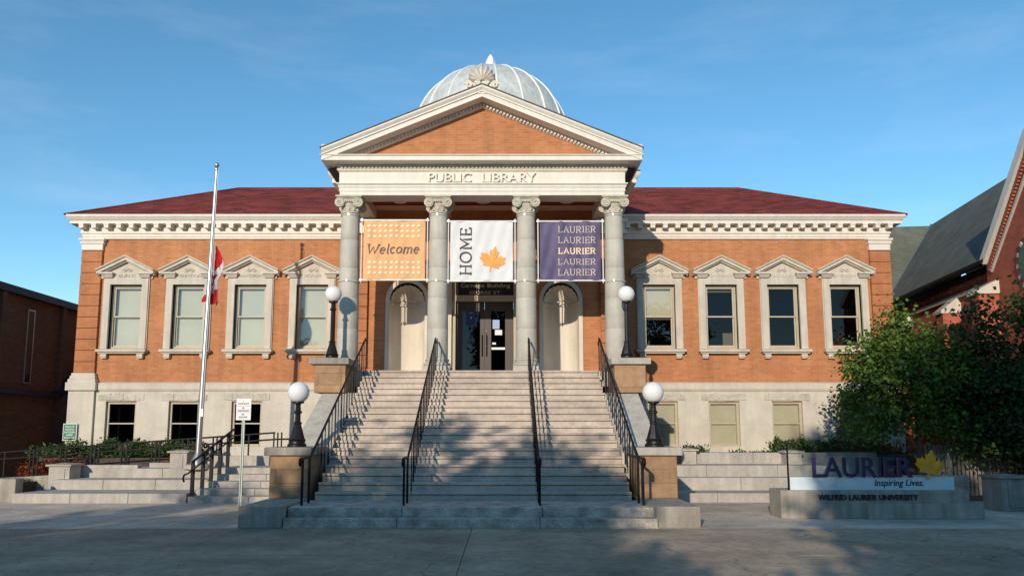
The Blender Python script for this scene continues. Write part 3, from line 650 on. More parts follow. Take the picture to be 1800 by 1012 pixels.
# ---- entrance wall with door and shell niches
NC, NR, NI, NS = 2.35, .66, .54, 5.70
mb = MB()
door = (-.96, .99, 3.32, 6.5)
ops = [door, (-NC-NR, -NC+NR, 3.44, NS+NR), (NC-NR, NC+NR, 3.44, NS+NR)]
sheet(mb, -CB, CB, 3.3, 9.05, EY, ops, .05)
ew = mb.build('entrance_wall', M['brick'], LIB, fix=False)
for s in (-1, 1):
    c = s*NC; mb = MB(); n = 24
    # flat arch border: spandrel brick filled first, then stone ring
    sp = MB()
    arcp = [(c+NR*math.cos(math.pi*i/n), NS+NR*math.sin(math.pi*i/n)) for i in range(n+1)]
    for i in range(n):
        (ax, az_), (bx, bz) = arcp[i], arcp[i+1]; sp.add([(ax,EY,az_),(ax,EY,NS+NR),(bx,EY,NS+NR),(bx,EY,bz)], [(0,1,2,3)])
    sp.build('spandrel', M['brick'], LIB, fix=False)
    ring = MB(); inn = [(c+NI*math.cos(math.pi*i/n), NS+NI*math.sin(math.pi*i/n)) for i in range(n+1)]
    yo = EY-.04
    for i in range(n):
        (ax, a2), (bx, b2), (cx_, c2), (dx_, d2) = arcp[i], arcp[i+1], inn[i+1], inn[i]
        ring.add([(ax,yo,a2),(bx,yo,b2),(cx_,yo,c2),(dx_,yo,d2),(ax,EY+.02,a2),(bx,EY+.02,b2),(cx_,EY+.06,c2),(dx_,EY+.06,d2)], [(0,1,2,3),(0,4,5,1),(3,2,6,7)])
    for q in (-1, 1):
        a, b = sorted((c+q*NI, c+q*NR)); ring.box(a, b, yo, EY+.06, 3.44, NS)
    ni = ring.build('niche', M['niche'], LIB)
    body = MB(); k = 20
    pts = [(c-NI*math.cos(math.pi*j/k), EY+.06+NI*math.sin(math.pi*j/k)) for j in range(k+1)]
    for j in range(k): body.add([(*pts[j],3.44),(*pts[j+1],3.44),(*pts[j+1],NS-.1),(*pts[j],NS-.1)], [(0,1,2,3)])
    body.build('niche_wall', M['niche'], ni, fix=False, smooth='all')
    MB().poly([(x, y, 3.45) for x, y in pts]).build('niche_floor', M['niche'], ni, fix=False)
    rim = MB()
    for j in range(k):
        q = [(c+r_*math.cos(math.pi*t_/k), EY+.06+r_*math.sin(math.pi*t_/k)) for r_, t_ in ((NI-.002,j),(NI-.002,j+1),(NI-.05,j+1),(NI-.05,j))]
        rim.prism([(x_, y_, NS-.12) for x_, y_ in q], (0,0,.05))
    rim.build('shell_ledge', M['niche'], ni)
    sh = MB(); nu, nv = 66, 10; vs = []
    for i in range(nu+1):
        ph = math.pi*i/nu
        for j in range(nv+1):
            t = j/nv; th = t*math.pi/2        # from the hinge at the back to the rim
            rr = NI*(1-.06*abs(math.sin(ph*11))*(t**.7))
            # quarter sphere: rim lies in the wall plane
            x = c+rr*math.sin(th)*math.cos(ph); z = NS-.06+rr*math.sin(th)*math.sin(ph); y = EY+.06+rr*math.cos(th)
            vs.append((x, y, z))
    fs = [(i*(nv+1)+j, i*(nv+1)+j+1, (i+1)*(nv+1)+j+1, (i+1)*(nv+1)+j) for i in range(nu) for j in range(nv)]
    sh.add(vs, fs).build('shell', M['niche'], ni, fix=False, smooth='all')
    scr = MB(); scr.tube([(c-.25+.05*j, EY+.30, NS+.0+.03*math.sin(j*1.3)) for j in range(11)], .022, 6); scr.build('carved_scroll', M['niche'], ni, smooth=True)
# stone jamb pilasters beside the door, lintel, string course
for s in (-1, 1):
    a, b = sorted((s*.985, s*1.26)); MB().box(a, b, EY-.10, EY+.03, 3.33, 6.5).build('door_jamb', M['niche'], LIB, bevel=.01)
MB().box(-1.3,1.3,EY-.13,EY+.03,6.501,6.75).build('door_lintel', M['niche'], LIB, bevel=.01)
for a, b in ((-3.55,-1.31),(1.31,3.55)): MB().box(a, b, EY-.05, EY+.03, 6.5, 6.8).build('string_course', M['niche'], LIB)
# ---- door
DY = EY+.14
fr = MB().box(-.955,-.87,DY-.14,DY+.08,3.325,6.495).box(.90,.985,DY-.14,DY+.08,3.325,6.495).box(-.87,.90,DY-.14,DY+.08,5.66,5.84).box(-.87,.90,DY-.14,DY+.08,6.40,6.495)
dr = fr.build('entrance_door', M['frame'], LIB)
MB().box(-.869,.899,DY-.02,DY+.03,5.841,6.399).build('transom_panel', M['dark_inside'], dr)
text_mb('Carnegie', -.72, .0, 6.07, 6.225, DY-.021, .006).build('lettering', M['gold'], dr)
text_mb('Building', .10, .80, 6.07, 6.225, DY-.021, .006).build('lettering', M['gold'], dr)
text_mb('GEORGE', -.46, .20, 5.90, 5.99, DY-.021, .006).build('lettering', M['gold'], dr)
text_mb('ST.', .28, .54, 5.90, 5.99, DY-.021, .006).build('lettering', M['gold'], dr)
for s, (a, b) in ((-1,(-.865,.008)), (1,(.014,.895))):
    lf = MB(); ga, gb = (a+.20, b-.13) if s < 0 else (a+.20, b-.25)
    lf.box(a, ga, DY, DY+.05, 3.33, 5.655).box(gb, b, DY, DY+.05, 3.33, 5.655).box(ga, gb, DY, DY+.05, 5.36, 5.655).box(ga, gb, DY, DY+.05, 3.33, 3.42)
    l = lf.build('door_leaf', M['door'], dr)
    MB().add([(ga,DY+.02,3.42),(gb,DY+.02,3.42),(gb,DY+.02,5.36),(ga,DY+.02,5.36)], [(0,1,2,3)]).build('door_glass', M['dark_glass'], dr)
    hx = b-.07 if s < 0 else a+.06
    MB().tube([(hx,DY-.005,3.98),(hx,DY-.06,4.0),(hx,DY-.06,4.62),(hx,DY-.005,4.64)], .014, 6).build('door_handle', M['black_metal'], dr, smooth=True)
MB().sphere((.08,DY-.01,4.75), .025, 10).sphere((.055,DY-.01,4.28), .02, 10).build('door_lock', M['brass'], dr)
MB().box(-.55,-.27,DY+.008,DY+.012,4.93,5.40-.02).build('poster', M['poster_blue'], dr)
MB().box(.26,.47,DY+.008,DY+.012,4.82,5.10).build('poster', M['poster_light'], dr)
MB().box(.33,.55,DY+.006,DY+.010,4.63,4.79).box(.25,.36,DY+.006,DY+.010,4.34,4.40).build('paper_notice', M['paper'], dr)
MB().box(.23,.64,DY-.03,DY-.005,4.18,4.245).build('push_bar', M['steel'], dr)
MB().box(-.42,-.38,DY+.004,DY+.007,5.13,5.20).box(-.48,-.34,DY+.004,DY+.007,5.30,5.32).build('poster_print', M['poster_light'], dr)
# dark sheet added as shade behind left basement glass; box inside right wing windows
MB().box(-13.3,-4.4,WY+1.6,WY+1.65,.1,2.95).build('basement_dark_backing', M['dark_inside'], LIB)
MB().box(8.0,8.36,WY+.45,WY+.47,4.5,5.0).build('inside_panel', M['blind2'], LIB)

# ------------------------------------------------------------------ the front stairs
RS, TR, D3, SX = .166, .30, 15.46, 3.14
ST = thing('entrance_staircase', 'wide worn stone stairs with sandstone piers rising to the portico', 'staircase', (0, 13.76, 0))
def step_mesh(wd, dp, mt):
    mb = MB().box(0, wd, .03, dp, -RS+.0, -.066).box(0, wd, .07, dp, -.0655, -.052); n = 30; vs = []; rj = random.uniform
    for i in range(n+1):
        x = wd*i/n; c = rj(-.004,.004); ch = rj(.012,.03) if random.random() < .09 else 0
        vs += [(x, .004+c+ch*.6, -.05), (x, c+ch, -.012), (x, .012+c+ch*1.5, -ch*.25), (x, dp, 0), (x, dp, -.05)]
    mb.add(vs, [(i*5+j, i*5+(j+1)%5, i*5+5+(j+1)%5, i*5+5+j) for i in range(n) for j in range(5)]+[tuple(range(5)), tuple(range(n*5, n*5+5))])
    return mb.mesh('step', mt)
seg = [(-SX,-1.25),(-1.25,1.25),(1.25,SX)]; sm = {}
for k in range(3, 21):
    for a, b in seg:
        key = round(b-a, 3)
        if key not in sm: sm[key] = [step_mesh(b-a-.008, .36, M['step']) for _ in range(4)]
        inst('step', random.choice(sm[key]), (a+.004, D3+(k-3)*TR+random.uniform(-.004,.004), k*RS+random.uniform(-.002,.002)), ST)
for z, y, dp, (x0, x1) in ((RS, 13.76, .34, (-3.27,3.33)), (2*RS, 14.03, 1.5, (-3.27,3.33))):
    cuts = [x0, -1.27, 1.24, x1] if z < .2 else [x0, -1.22, 1.30, x1]
    for a, b in zip(cuts[:-1], cuts[1:]):
        MB().box(a+.005, b-.005, y, y+dp, z-RS-.004, z).build('step', M['step_patch'], ST, bevel=.012)
MB().box(-CB+.02, CB-.02, D3+17*TR+.30, EY, 2.9, 3.318).build('landing', M['step'], ST)
MB().box(-SX, SX, 20.9, EY-.05, 0, 2.9).build('stair_core', M['limestone'], ST)
sandm = {}
def block_pier(name, x0, x1, y0, y1, courses, parent):
    core = MB().box(x0+.012, x1-.012, y0+.012, y1-.01, courses[0][0], courses[-1][1]-.002).build(name, M['sandstone'], parent)
    for z0, z1, cuts in courses:
        xs_ = [x0]+[x0+(x1-x0)*c for c in cuts]+[x1]
        for a, b in zip(xs_[:-1], xs_[1:]):
            MB().box(a+.004, b-.004, y0-random.random()*.004, y1, z0+.004, z1-.004).build('stone_block', M['sandstone'], core, bevel=.01)
    return core
for s in (-1, 1):
    x0, x1 = sorted((s*3.30, s*4.06))
    # low plinth block in front
    a, b = sorted((s*3.285, s*4.06)); MB().prism([(a,13.76,0),(b,13.76,0),(b,16.4,0),(a,16.4,0)], (0,0,.375)).build('plinth', M['concrete_dark'], ST, bevel=.015)
    p = block_pier('lower_pier', x0, x1, 15.5, 16.75, [(.376,.66,[]),(.66,.93,[.18]),(.93,1.21,[.82])] if s < 0 else [(.376,.66,[]),(.66,.93,[.8]),(.93,1.21,[])], ST)
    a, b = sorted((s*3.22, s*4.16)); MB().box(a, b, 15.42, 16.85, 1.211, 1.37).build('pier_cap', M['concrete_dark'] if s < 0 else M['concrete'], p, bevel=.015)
    # sloping cheek wall
    a, b = sorted((s*3.145, s*4.02))
    MB().prism([(a,16.7,0),(a,16.7,1.22),(a,19.62,2.67),(a,23.2,2.67),(a,23.2,0)], (b-a,0,0)).build('cheek_wall', M['rough_stone'], ST)
    x0, x1 = sorted((s*3.42, s*4.22))
    p = block_pier('upper_pier', x0, x1, 19.5, 21.6, [(2.67,2.86,[.85]),(2.86,3.16,[.14,.87]),(3.16,3.385,[.85])] if s < 0 else [(2.67,2.80,[]),(2.80,3.385,[])], ST)
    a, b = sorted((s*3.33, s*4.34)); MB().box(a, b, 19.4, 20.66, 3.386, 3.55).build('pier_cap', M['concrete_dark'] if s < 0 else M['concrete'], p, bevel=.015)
    a, b = sorted((s*3.12, s*4.30)); MB().box(a, b, 20.67, 23.19, 2.9, 3.30).build('landing_side', M['limestone'], ST)

# ---- handrails
def handrail(x, label):
    t = thing('handrail', label, 'handrail', (x, 14.4, .332), 'handrails on the front stairs')
    pa, pb = (x, 14.97, 1.19), (x, 20.55, 4.17)
    sl_ = (pb[2]-pa[2])/(pb[1]-pa[1])
    MB().tube([pa, pb], .026, 4).build('rail', M['rail'], t)
    MB().tube([(x,14.34,1.19),(x,14.99,1.19)], .028, 4).build('level_rail', M['rail'], t)
    MB().tube([(x,14.34,1.19),(x,14.24,1.17),(x,14.22,1.11),(x,14.26,1.07),(x,14.31,1.08)], .03, 6).build('scroll_end', M['rail'], t, smooth=True)
    for y in (14.42, 14.93): MB().box(x-.02,x+.02,y-.02,y+.02,.333,1.17).build('post', M['rail'], t)
    for k in range(4, 21, 1):
        if k % 2 == 0 or k == 3:
            y = D3+(k-3)*TR+.12; MB().box(x-.014,x+.014,y-.014,y+.014,k*RS-.002,pa[2]+(y-pa[1])*sl_-.01).build('post', M['rail'], t)
    for k in range(3, 20, 2):
        y = D3+(k-3)*TR+.10; MB().box(x-.009,x+.009,y-.009,y+.009,k*RS-.002,pa[2]+(y-pa[1])*sl_-.01).build('baluster', M['rail'], t)
    MB().tube([pb,(x,20.75,4.10),(x,21.0 if abs(x) < 2 else 20.8,4.02)], .026, 4).build('return_end', M['rail'], t)
for x, l in ((-3.12,'dark iron handrail along the left edge of the front stairs'),(-1.24,'dark iron handrail dividing the stairs left of the doors'),(1.27,'dark iron handrail dividing the stairs right of the doors'),(3.18,'dark iron handrail along the right edge of the front stairs')): handrail(x, l)

# ---- lamps
def lamp(x, y, z, ph, label):
    t = thing('lamp_post', label, 'lamp', (x, y, z), 'globe lamps beside the stairs')
    MB().lathe([(.20,0),(.20,.05),(.17,.07),(.165,.11),(.185,.14),(.16,.17)], (x,y,z), 16, flute=.95).build('base', M['black_metal'], t, smooth=True)
    h = ph
    MB().lathe([(.155,.16),(.15,.2),(.12,.30),(.085,.42),(.075,.46),(.09,.475),(.09,.5),(.06,.52),(.056,h-.22),(.085,h-.205),(.085,h-.17),(.06,h-.15),(.052,h-.05),(.06,h-.02),(.11,h)], (x,y,z), 16, flute=.93).build('post', M['black_metal'], t, smooth=True)
    MB().lathe([(.085,h-.005),(.12,h),(.12,h+.035),(.09,h+.045)], (x,y,z), 20).build('collar', M['black_metal'], t, smooth=True)
    MB().sphere((x,y,z+h+.225), .222, 32).build('globe', M['globe'], t, smooth='all')
lamp(-3.69, 16.1, 1.371, .90, 'short globe lamp on the lower left stair pier')
lamp(3.73, 16.1, 1.371, .90, 'short globe lamp on the lower right stair pier')
lamp(-3.93, 20.15, 3.551, 1.54, 'tall globe lamp on the upper left pier by the outer column')
lamp(3.86, 20.15, 3.551, 1.54, 'tall globe lamp on the upper right pier by the outer column')

# ------------------------------------------------------------------ banners
BY = 20.96
def wave(x, z): return .016*math.sin(x*8+z*1.7)+.009*math.sin(x*19-z*5)+.010*math.sin(z*4+x*2)
def banner(x0, x1, z0, z1, clothm, label, full=0.0):
    t = thing('banner', label, 'banner', ((x0+x1)/2, BY, z0), 'banners hung between the columns')
    nx, nz = 56, 40; vs = []; 
    for i in range(nx+1):
        for j in range(nz+1):
            x = x0+(x1-x0)*i/nx; z = z0+(z1-z0)*j/nz; vs.append((x, BY+wave(x, z), z))
    fs = [(i*(nz+1)+j, (i+1)*(nz+1)+j, (i+1)*(nz+1)+j+1, i*(nz+1)+j+1) for i in range(nx) for j in range(nz)]
    c = MB().add(vs, fs).build('cloth', clothm, t, fix=False, smooth='all')
    sd_ = c.modifiers.new('thick', 'SOLIDIFY'); sd_.thickness = .004; sd_.offset = 0
    for z in (z0, z1): MB().tube([(x0-.10,BY,z),(x1+.10,BY,z)], .022, 8).build('rod', M['banner_rod'], t, smooth=True)
    for x in (x0-.055, x1+.055):
        MB().tube([(x,BY,z0-.07),(x,BY,z1+.07)], .016, 6).build('side_pole', M['banner_rod'], t, smooth=True)
        for z in (z0, z1): MB().box(x-.035,x+.035,BY-.035,BY+.035,z-.03,z+.03).build('bracket', M['banner_rod'], t)
    return t
bx = lambda x, y: onY(x, y, BY)
(a0, zt0), (a1, zb0) = bx(640, 387), bx(747, 492)
b1 = banner(a0, a1, zb0, zt0, M['orange_cloth'], 'orange cloth banner reading Welcome between rows of pale leaves')
(x0_, z1_), (x1_, z0_) = bx(645, 428.5), bx(737, 446)
stroke_text('Welcome', x0_, x1_, z0_, z1_, BY-.019, .125, .18, fn=wave).build('lettering', M['grey_print'], b1, fix=False)
lp_ = MB()
for yy in (397, 406, 415, 461, 470, 479):
    for k in range(10):
        X, Z = bx(649.5+k*9.65, yy); o = leaf_outline(X, Z-.02, .075, .25); n = len(o)
        lp_.add([(px, BY-.016+wave(px, pz), pz) for px, pz in o]+[(X, BY-.016+wave(X, Z), Z)], [(i, (i+1) % n, n) for i in range(n)])
lp_.build('leaf_print', M['leaf_pale'], b1, fix=False)
(a0, zt0), (a1, zb0) = bx(792, 389), bx(902, 494)
b2 = banner(a0, a1, zb0, zt0, M['white_cloth'], 'white cloth banner reading HOME beside one large orange leaf')
(x0_, z1_), (x1_, z0_) = bx(808.5, 400), bx(829, 485)
stroke_text('HOME', x0_, x1_, z0_, z1_, BY-.019, .13, 0, rot=True, fn=wave).build('lettering', M['dark_print'], b2, fix=False)
X, Z = bx(864, 465); o = leaf_outline(X, Z, .54, -.22); n = len(o)
MB().add([(px, BY-.016+wave(px, pz), pz) for px, pz in o]+[(X, BY-.016+wave(X, Z), Z)], [(i, (i+1) % n, n) for i in range(n)]).build('leaf_print', M['leaf_orange'], b2, fix=False)
(a0, zt0), (a1, zb0) = bx(949, 389), bx(1057, 493)
b3 = banner(a0, a1, zb0, zt0, M['purple_cloth'], 'deep purple cloth banner repeating one word in five lines')
for i, (ya, yb) in enumerate(((398,409.4),(416.5,427.8),(435.7,446.8),(454.8,465.5),(473,484.5))):
    (x0_, z1_), (x1_, z0_) = bx(980, ya), bx(1047.7, yb)
    stroke_text('LAURIER', x0_, x1_, z0_, z1_, BY-.019, .18 if i == 2 else .11, 0, fn=wave).build('lettering', M['bright_print'] if i == 2 else M['cream_print'], b3, fix=False)

# ------------------------------------------------------------------ terraces and low walls
def slabs(name, label, pieces, m=None, group=None):
    xs = [p[0] for p in pieces]+[p[1] for p in pieces]; loc = ((min(xs)+max(xs))/2, min(p[2] for p in pieces), 0)
    t = thing(name, label, 'steps', loc, group)
    for a, b, c, d, z0, z1 in pieces: MB().box(a+.004, b-.004, c, d, z0, z1).build('stone_slab', m or M['concrete'], t, bevel=.012)
    return t
def run(x0, x1, n, *r): 
    w_ = (x1-x0)/n; return [(x0+i*w_, x0+(i+1)*w_)+r for i in range(n)]
slabs('terrace_steps', 'broad pale concrete terrace steps left of the staircase', run(-11.1,-6.95,3,18.6,19.95,-.01,.226)+run(-10.95,-6.95,3,19.9,20.95,-.01,.469)+run(-10.15,-6.95,2,20.9,22.1,-.01,.71))
pcs = []
for k, y in enumerate((18.65,19.1,19.55,20.0,20.45)): pcs += run(-6.94,-4.03,2,y,y+(.46 if k < 4 else 2.2),-.01,.15*(k+1))
slabs('side_steps', 'narrow concrete side steps between terrace and left stair pier', pcs)
slabs('terrace_steps', 'broad pale concrete terrace steps right of the staircase', run(4.03,9.2,3,18.84,19.8,-.01,.221)+run(4.03,9.2,2,19.77,20.4,-.01,.533)+run(4.03,9.6,3,20.3,21.5,-.01,.818))
def low_wall(label, pieces, m=None):
    t = thing('low_wall', label, 'wall', (pieces[0][0], pieces[0][2], pieces[0][4]))
    for a, b, c, d, z0, z1 in pieces: MB().box(a+.004, b-.004, c, d, z0, z1).build('wall_slab', m or M['concrete'], t, bevel=.015)
    return t
low_wall('pale concrete planter wall above the right terrace', run(4.05,10.9,4,21.42,21.7,0,1.12))
low_wall('low concrete planter wall behind left terrace between square posts', [(-10.85,-9.25,20.95,21.2,.3,.80),(-9.2,-7.95,21.5,21.75,.3,.84)])
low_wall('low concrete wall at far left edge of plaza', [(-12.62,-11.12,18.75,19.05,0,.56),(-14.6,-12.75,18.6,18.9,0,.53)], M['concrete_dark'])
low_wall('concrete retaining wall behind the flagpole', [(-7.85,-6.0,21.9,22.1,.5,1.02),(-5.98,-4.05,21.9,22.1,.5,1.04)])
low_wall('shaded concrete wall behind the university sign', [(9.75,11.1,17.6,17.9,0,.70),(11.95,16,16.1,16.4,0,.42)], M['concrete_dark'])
def post(x, y, z0, z1, wd, label, m=None):
    t = thing('square_post', label, 'post', (x, y, z0), 'concrete posts of the planter walls'); m = m or M['concrete']
    MB().box(x-wd/2,x+wd/2,y-wd/2,y+wd/2,z0,z1-.07).build('shaft', m, t, bevel=.012)
    MB().box(x-wd/2-.06,x+wd/2+.06,y-wd/2-.06,y+wd/2+.06,z1-.068,z1-.02).add([(x-wd/2-.06,y-wd/2-.06,z1-.019),(x+wd/2+.06,y-wd/2-.06,z1-.019),(x+wd/2+.06,y+wd/2+.06,z1-.019),(x-wd/2-.06,y+wd/2+.06,z1-.019),(x,y,z1+.02)], [(0,1,4),(1,2,4),(2,3,4),(3,0,4)]).build('cap', m, t, bevel=.01)
    MB().box(x-wd*.28,x+wd*.28,y-wd/2-.02,y-wd/2-.001,z0+.08,z1-.13).build('panel', m, t)
post(-11.0, 20.6, .2, .86, .55, 'square concrete post at left end of the terrace')
post(-8.22, 21.3, .6, 1.19, .46, 'square concrete post just left of the flagpole')
post(5.65, 21.35, .8, 1.24, .40, 'square concrete post beside the lower right stair pier')
post(8.45, 21.2, .8, 1.19, .42, 'square concrete post behind the glass sign')
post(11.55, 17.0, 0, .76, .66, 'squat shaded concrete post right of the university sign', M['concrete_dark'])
# planted beds
struct(MB().box(-13.4,-6.2,23.3,25.2,0,.92).build('planting_bed_left', M['bark']))
struct(MB().box(4.05,13.4,21.72,25.2,0,1.04).build('planting_bed_right', M['bark']))
# ramp
rp = MB().prism([(-17,22.15,0),(-17,22.15,.18),(-5.9,22.15,.86),(-4.05,22.15,.86),(-4.05,22.15,0)], (0,1.1,0)).build('ramp', M['concrete_dark']); struct(rp)

# ---- ramp railing and side-step railing
t = thing('ramp_railing', 'long dark two-bar railing along the ramp left of the flagpole', 'railing', (-10, 22.2, .5))
rz = lambda x: 1.665+(x+5.96)*.0717
MB().tube([(-16.5,22.2,rz(-16.5)),(-5.95,22.2,rz(-5.95))], .025, 6).build('top_rail', M['rail'], t)
MB().tube([(-16.5,22.2,rz(-16.5)-.19),(-5.95,22.2,rz(-5.95)-.19),(-5.55,22.2,rz(-5.95)-.18),(-5.42,22.2,rz(-5.95)-.22),(-5.5,22.2,rz(-5.95)-.27)], .025, 6).build('hand_rail', M['rail'], t)
for i, x in enumerate(np.arange(-16.4, -5.9, .868)):
    for dx in (0, .15) if i % 2 else (0, .11, .22):
        MB().box(x+dx-.018,x+dx+.018,22.18,22.22,rz(x)-.86,rz(x+dx)).build('post', M['rail'], t)
t = thing('side_railing', 'short dark railing climbing the narrow side steps', 'railing', (-6.85, 18.7, 0))
ry = lambda y: .98+(y-18.75)*.36
pts = [(18.75,0),(19.25,.15),(19.7,.3),(20.15,.45),(20.6,.6)]
X_ = lambda y: -6.88+(y-18.75)*.09
MB().tube([(X_(18.7),18.7,ry(18.7)),(X_(20.9),20.9,ry(20.9))], .03, 4).build('top_rail', M['rail'], t)
MB().tube([(X_(18.4),18.33,.52),(X_(18.4),18.27,.60),(X_(18.4),18.33,.68),(X_(18.6),18.5,.70),(X_(20.9),20.9,ry(20.9)-.22)], .022, 6).build('hand_rail', M['rail'], t, smooth=True)
for y, z in pts: MB().box(X_(y)-.045,X_(y)+.045,y-.02,y+.02,z+(.0 if y < 19.4 else .06),ry(y)).box(X_(y)-.02,X_(y)+.02,y-.015,y+.015,z-.01,z+.1).build('post', M['rail'], t)
t = thing('wall_handrail', 'small curled handrail end by the lower left pier', 'handrail', (-4.3, 19.0, .5))
MB().tube([(-4.45,18.6,.62),(-4.5,18.55,.70),(-4.42,18.6,.78),(-4.3,18.8,.82),(-4.1,19.4,1.0)], .022, 6).build('rail', M['rail'], t, smooth=True)
MB().tube([(-4.1,19.4,1.0),(-4.02,19.4,.98)], .015, 5).build('wall_bracket', M['rail'], t)

# ------------------------------------------------------------------ flagpole and flag
t = thing('flagpole', 'tall brushed metal flagpole with ball top left of the stairs', 'flagpole', (-7.66, 21, .71))
MB().lathe([(.36,.70),(.36,.80),(.33,.82)], (-7.66,21,0), 28).build('concrete_base', M['concrete'], t, smooth=True)
MB().lathe([(.20,.821),(.19,.86),(.15,.98),(.10,1.08),(.085,1.12)], (-7.66,21,0), 24).build('flare', M['steel'], t, smooth=True)
ptop = Vector((-7.53, 21, 9.0)); pbot = Vector((-7.66, 21, 1.05))
MB().tube([pbot, pbot.lerp(ptop, .4), ptop], [.075, .07, .042], 20).build('pole', M['steel'], t, smooth=True)
MB().lathe([(.03,0),(.055,.03),(.055,.06),(.03,.09),(.02,.13)], ptop, 12).build('truck', M['steel'], t, smooth=True)
MB().sphere(ptop+Vector((0,0,.18)), .07, 20).build('ball', M['steel'], t, smooth='all')
MB().tube([ptop+Vector((.06,-.05,.03)), (-7.52,20.9,5.2), (-7.56,20.9,2.2)], .008, 4).build('halyard', M['paper'], t)
MB().box(-7.60,-7.55,20.89,20.93,2.1,2.3).build('cleat', M['steel'], t)
# the flag hangs in folds at half mast; hoist on the pole, cloth draped down
fl = thing('flag', 'red and white maple leaf flag hanging limp at half mast', 'flag', (-7.5, 20.95, 5.2))
mb = MB(); nu, nv = 72, 40; P = []
leafp = leaf_outline(0, -.07, .52)
HL, FLY = .92, 1.84
FV = [0,.12,.24,.36,.48,.60,.72,.86,1]; FX = [.05,.26,.10,.22,.02,-.14,-.06,-.28,-.36]; FD = [.06,.10,.20,.13,.24,.16,.22,.12,.17]
for i in range(nu+1):
    u = i/nu; e = u**.75                     # the fly falls downwards, the hoist stays on the pole
    for j in range(nv+1):
        v = j/nv                             # 0 top .. 1 bottom of the hoist
        fx = float(np.interp(v, FV, FX)); fd = float(np.interp(v, FV, FD))
        z = (6.90-.86*v)*(1-u)+(5.17+.16*v+.05*math.sin(v*19))*u
        x = -7.565+.13*(z-5)/8+.05+fx*e*(.75+.25*math.sin(u*5+v*3))+.20*math.sin(min(u/.6,1)*math.pi)*max(0,1-v*1.8)
        y = 21.02+fd*(.35+.65*e)+.03*math.sin(u*9+v*6)
        P.append((x, y, z))
fs = []; ms = []
for i in range(nu):
    for j in range(nv):
        a = i*(nv+1)+j; u = (i+.5)/nu; v = (j+.5)/nv
        inl = inside(((u-.5)*FLY/HL*1.0, v-.5), leafp)
        mb.add([P[a], P[a+nv+1], P[a+nv+2], P[a+1]], [(0,1,2,3)], 0 if (u < .25 or u > .75 or inl) else 1)
fo = mb.build('cloth', [M['red_cloth'], M['flag_white']], fl, fix=False)
bm = bmesh.new(); bm.from_mesh(fo.data); bmesh.ops.remove_doubles(bm, verts=bm.verts, dist=1e-5); bm.to_mesh(fo.data); bm.free()
fo.data.polygons.foreach_set('use_smooth', [True]*len(fo.data.polygons))
MB().tube([(-7.49,21.05,6.93),(-7.50,21.05,6.0)], .014, 6).build('hoist_band', M['flag_white'], fl)

# ------------------------------------------------------------------ small signs
t = thing('parking_sign', 'white rectangular parking notice on a thin galvanised post', 'sign', (-4.99, 16.5, 0))
sx0, sz1 = onY(415, 700, 16.45); sx1, sz0 = onY(439.5, 738, 16.45); cxs = (sx0+sx1)/2
MB().box(cxs-.03,cxs-.012,16.5,16.53,-.01,sz1-.02).box(cxs+.012,cxs+.03,16.5,16.53,-.01,sz1-.02).box(cxs-.012,cxs+.012,16.52,16.53,-.01,sz1-.02).build('post', M['galv'], t)
MB().box(sx0,sx1,16.485,16.49,sz0,sz1).build('plate', M['sign_white'], t, bevel=.004)
pr_ = MB(); hh = sz1-sz0
for f0, f1, hw in ((.12,.15,.05),(.20,.27,.37),(.34,.352,.42),(.40,.47,.10),(.52,.60,.38),(.64,.652,.42),(.70,.77,.11),(.82,.90,.30)):
    n = max(1, int(hw*18))
    for k in range(n):
        a = cxs+(sx1-sx0)*hw*(2*k/n-1); b = cxs+(sx1-sx0)*hw*(2*(k+.72)/n-1)
        if f1-f0 < .02: a, b = cxs-(sx1-sx0)*hw, cxs+(sx1-sx0)*hw
        pr_.box(a, b, 16.481, 16.484, sz1-hh*f1, sz1-hh*f0)
        if f1-f0 < .02: break
pr_.build('print', M['sign_letter'], t)
t = thing('green_sign', 'green private parking notice on the basement corner at left', 'sign', (-13.43, WY-.22, 1.4))
gx0, gz1 = onY(111.5, 744, 25.05); gx1, gz0 = onY(133.5, 774, 25.05)
MB().box(gx0,gx1,25.05,25.07,gz0,gz1).build('plate', M['sign_white'], t)
MB().box(gx0+.022,gx1-.022,25.044,25.049,gz0+.022,gz1-.022).build('green_face', M['sign_green'], t)
for k, (tx, hw) in enumerate((('PRIVATE',.14),('PARKING',.145),('ENFORCED',.165),('UNDER',.11),('BY-LAW 144-88',.165))):
    zc = gz1-.10-k*.088; cg = (gx0+gx1)/2; text_mb(tx, cg-hw, cg+hw, zc-.028, zc+.028, 25.043, .004, bold=.02).build('lettering', M['sign_white'], t)
MB().box(gx0+.05,gx0+.09,25.071,WY-.16,gz0+.1,gz0+.2).build('wall_spacer', M['galv'], t)

# ------------------------------------------------------------------ university sign
SY = 15.29
t = thing('university_sign', 'low concrete and glass sign with purple letters and golden leaf', 'sign', (8, SY, 0))
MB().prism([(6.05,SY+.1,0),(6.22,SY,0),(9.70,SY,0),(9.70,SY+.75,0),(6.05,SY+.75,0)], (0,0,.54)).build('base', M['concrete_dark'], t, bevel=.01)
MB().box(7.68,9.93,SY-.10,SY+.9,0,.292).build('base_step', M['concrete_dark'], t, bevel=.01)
MB().box(6.26,9.50,SY+.12,SY+.20,.541,.79).build('white_band', M['band_white'], t)
MB().box(6.24,9.44,SY+.155,SY+.167,.791,1.46).build('glass_panel', M['clear'], t)
MB().box(6.235,6.25,SY+.13,SY+.19,.541,1.46).build('edge_post', M['rail'], t); MB().box(9.44,9.455,SY+.13,SY+.19,.791,1.20).build('edge_post', M['steel'], t)
k_ = (SY+.1)/SY
def sg(x, y): return onY(x, y, SY+.10)
(x0_, z0_), (x1_, z1_) = sg(1428.6, 838.5), sg(1602, 803)
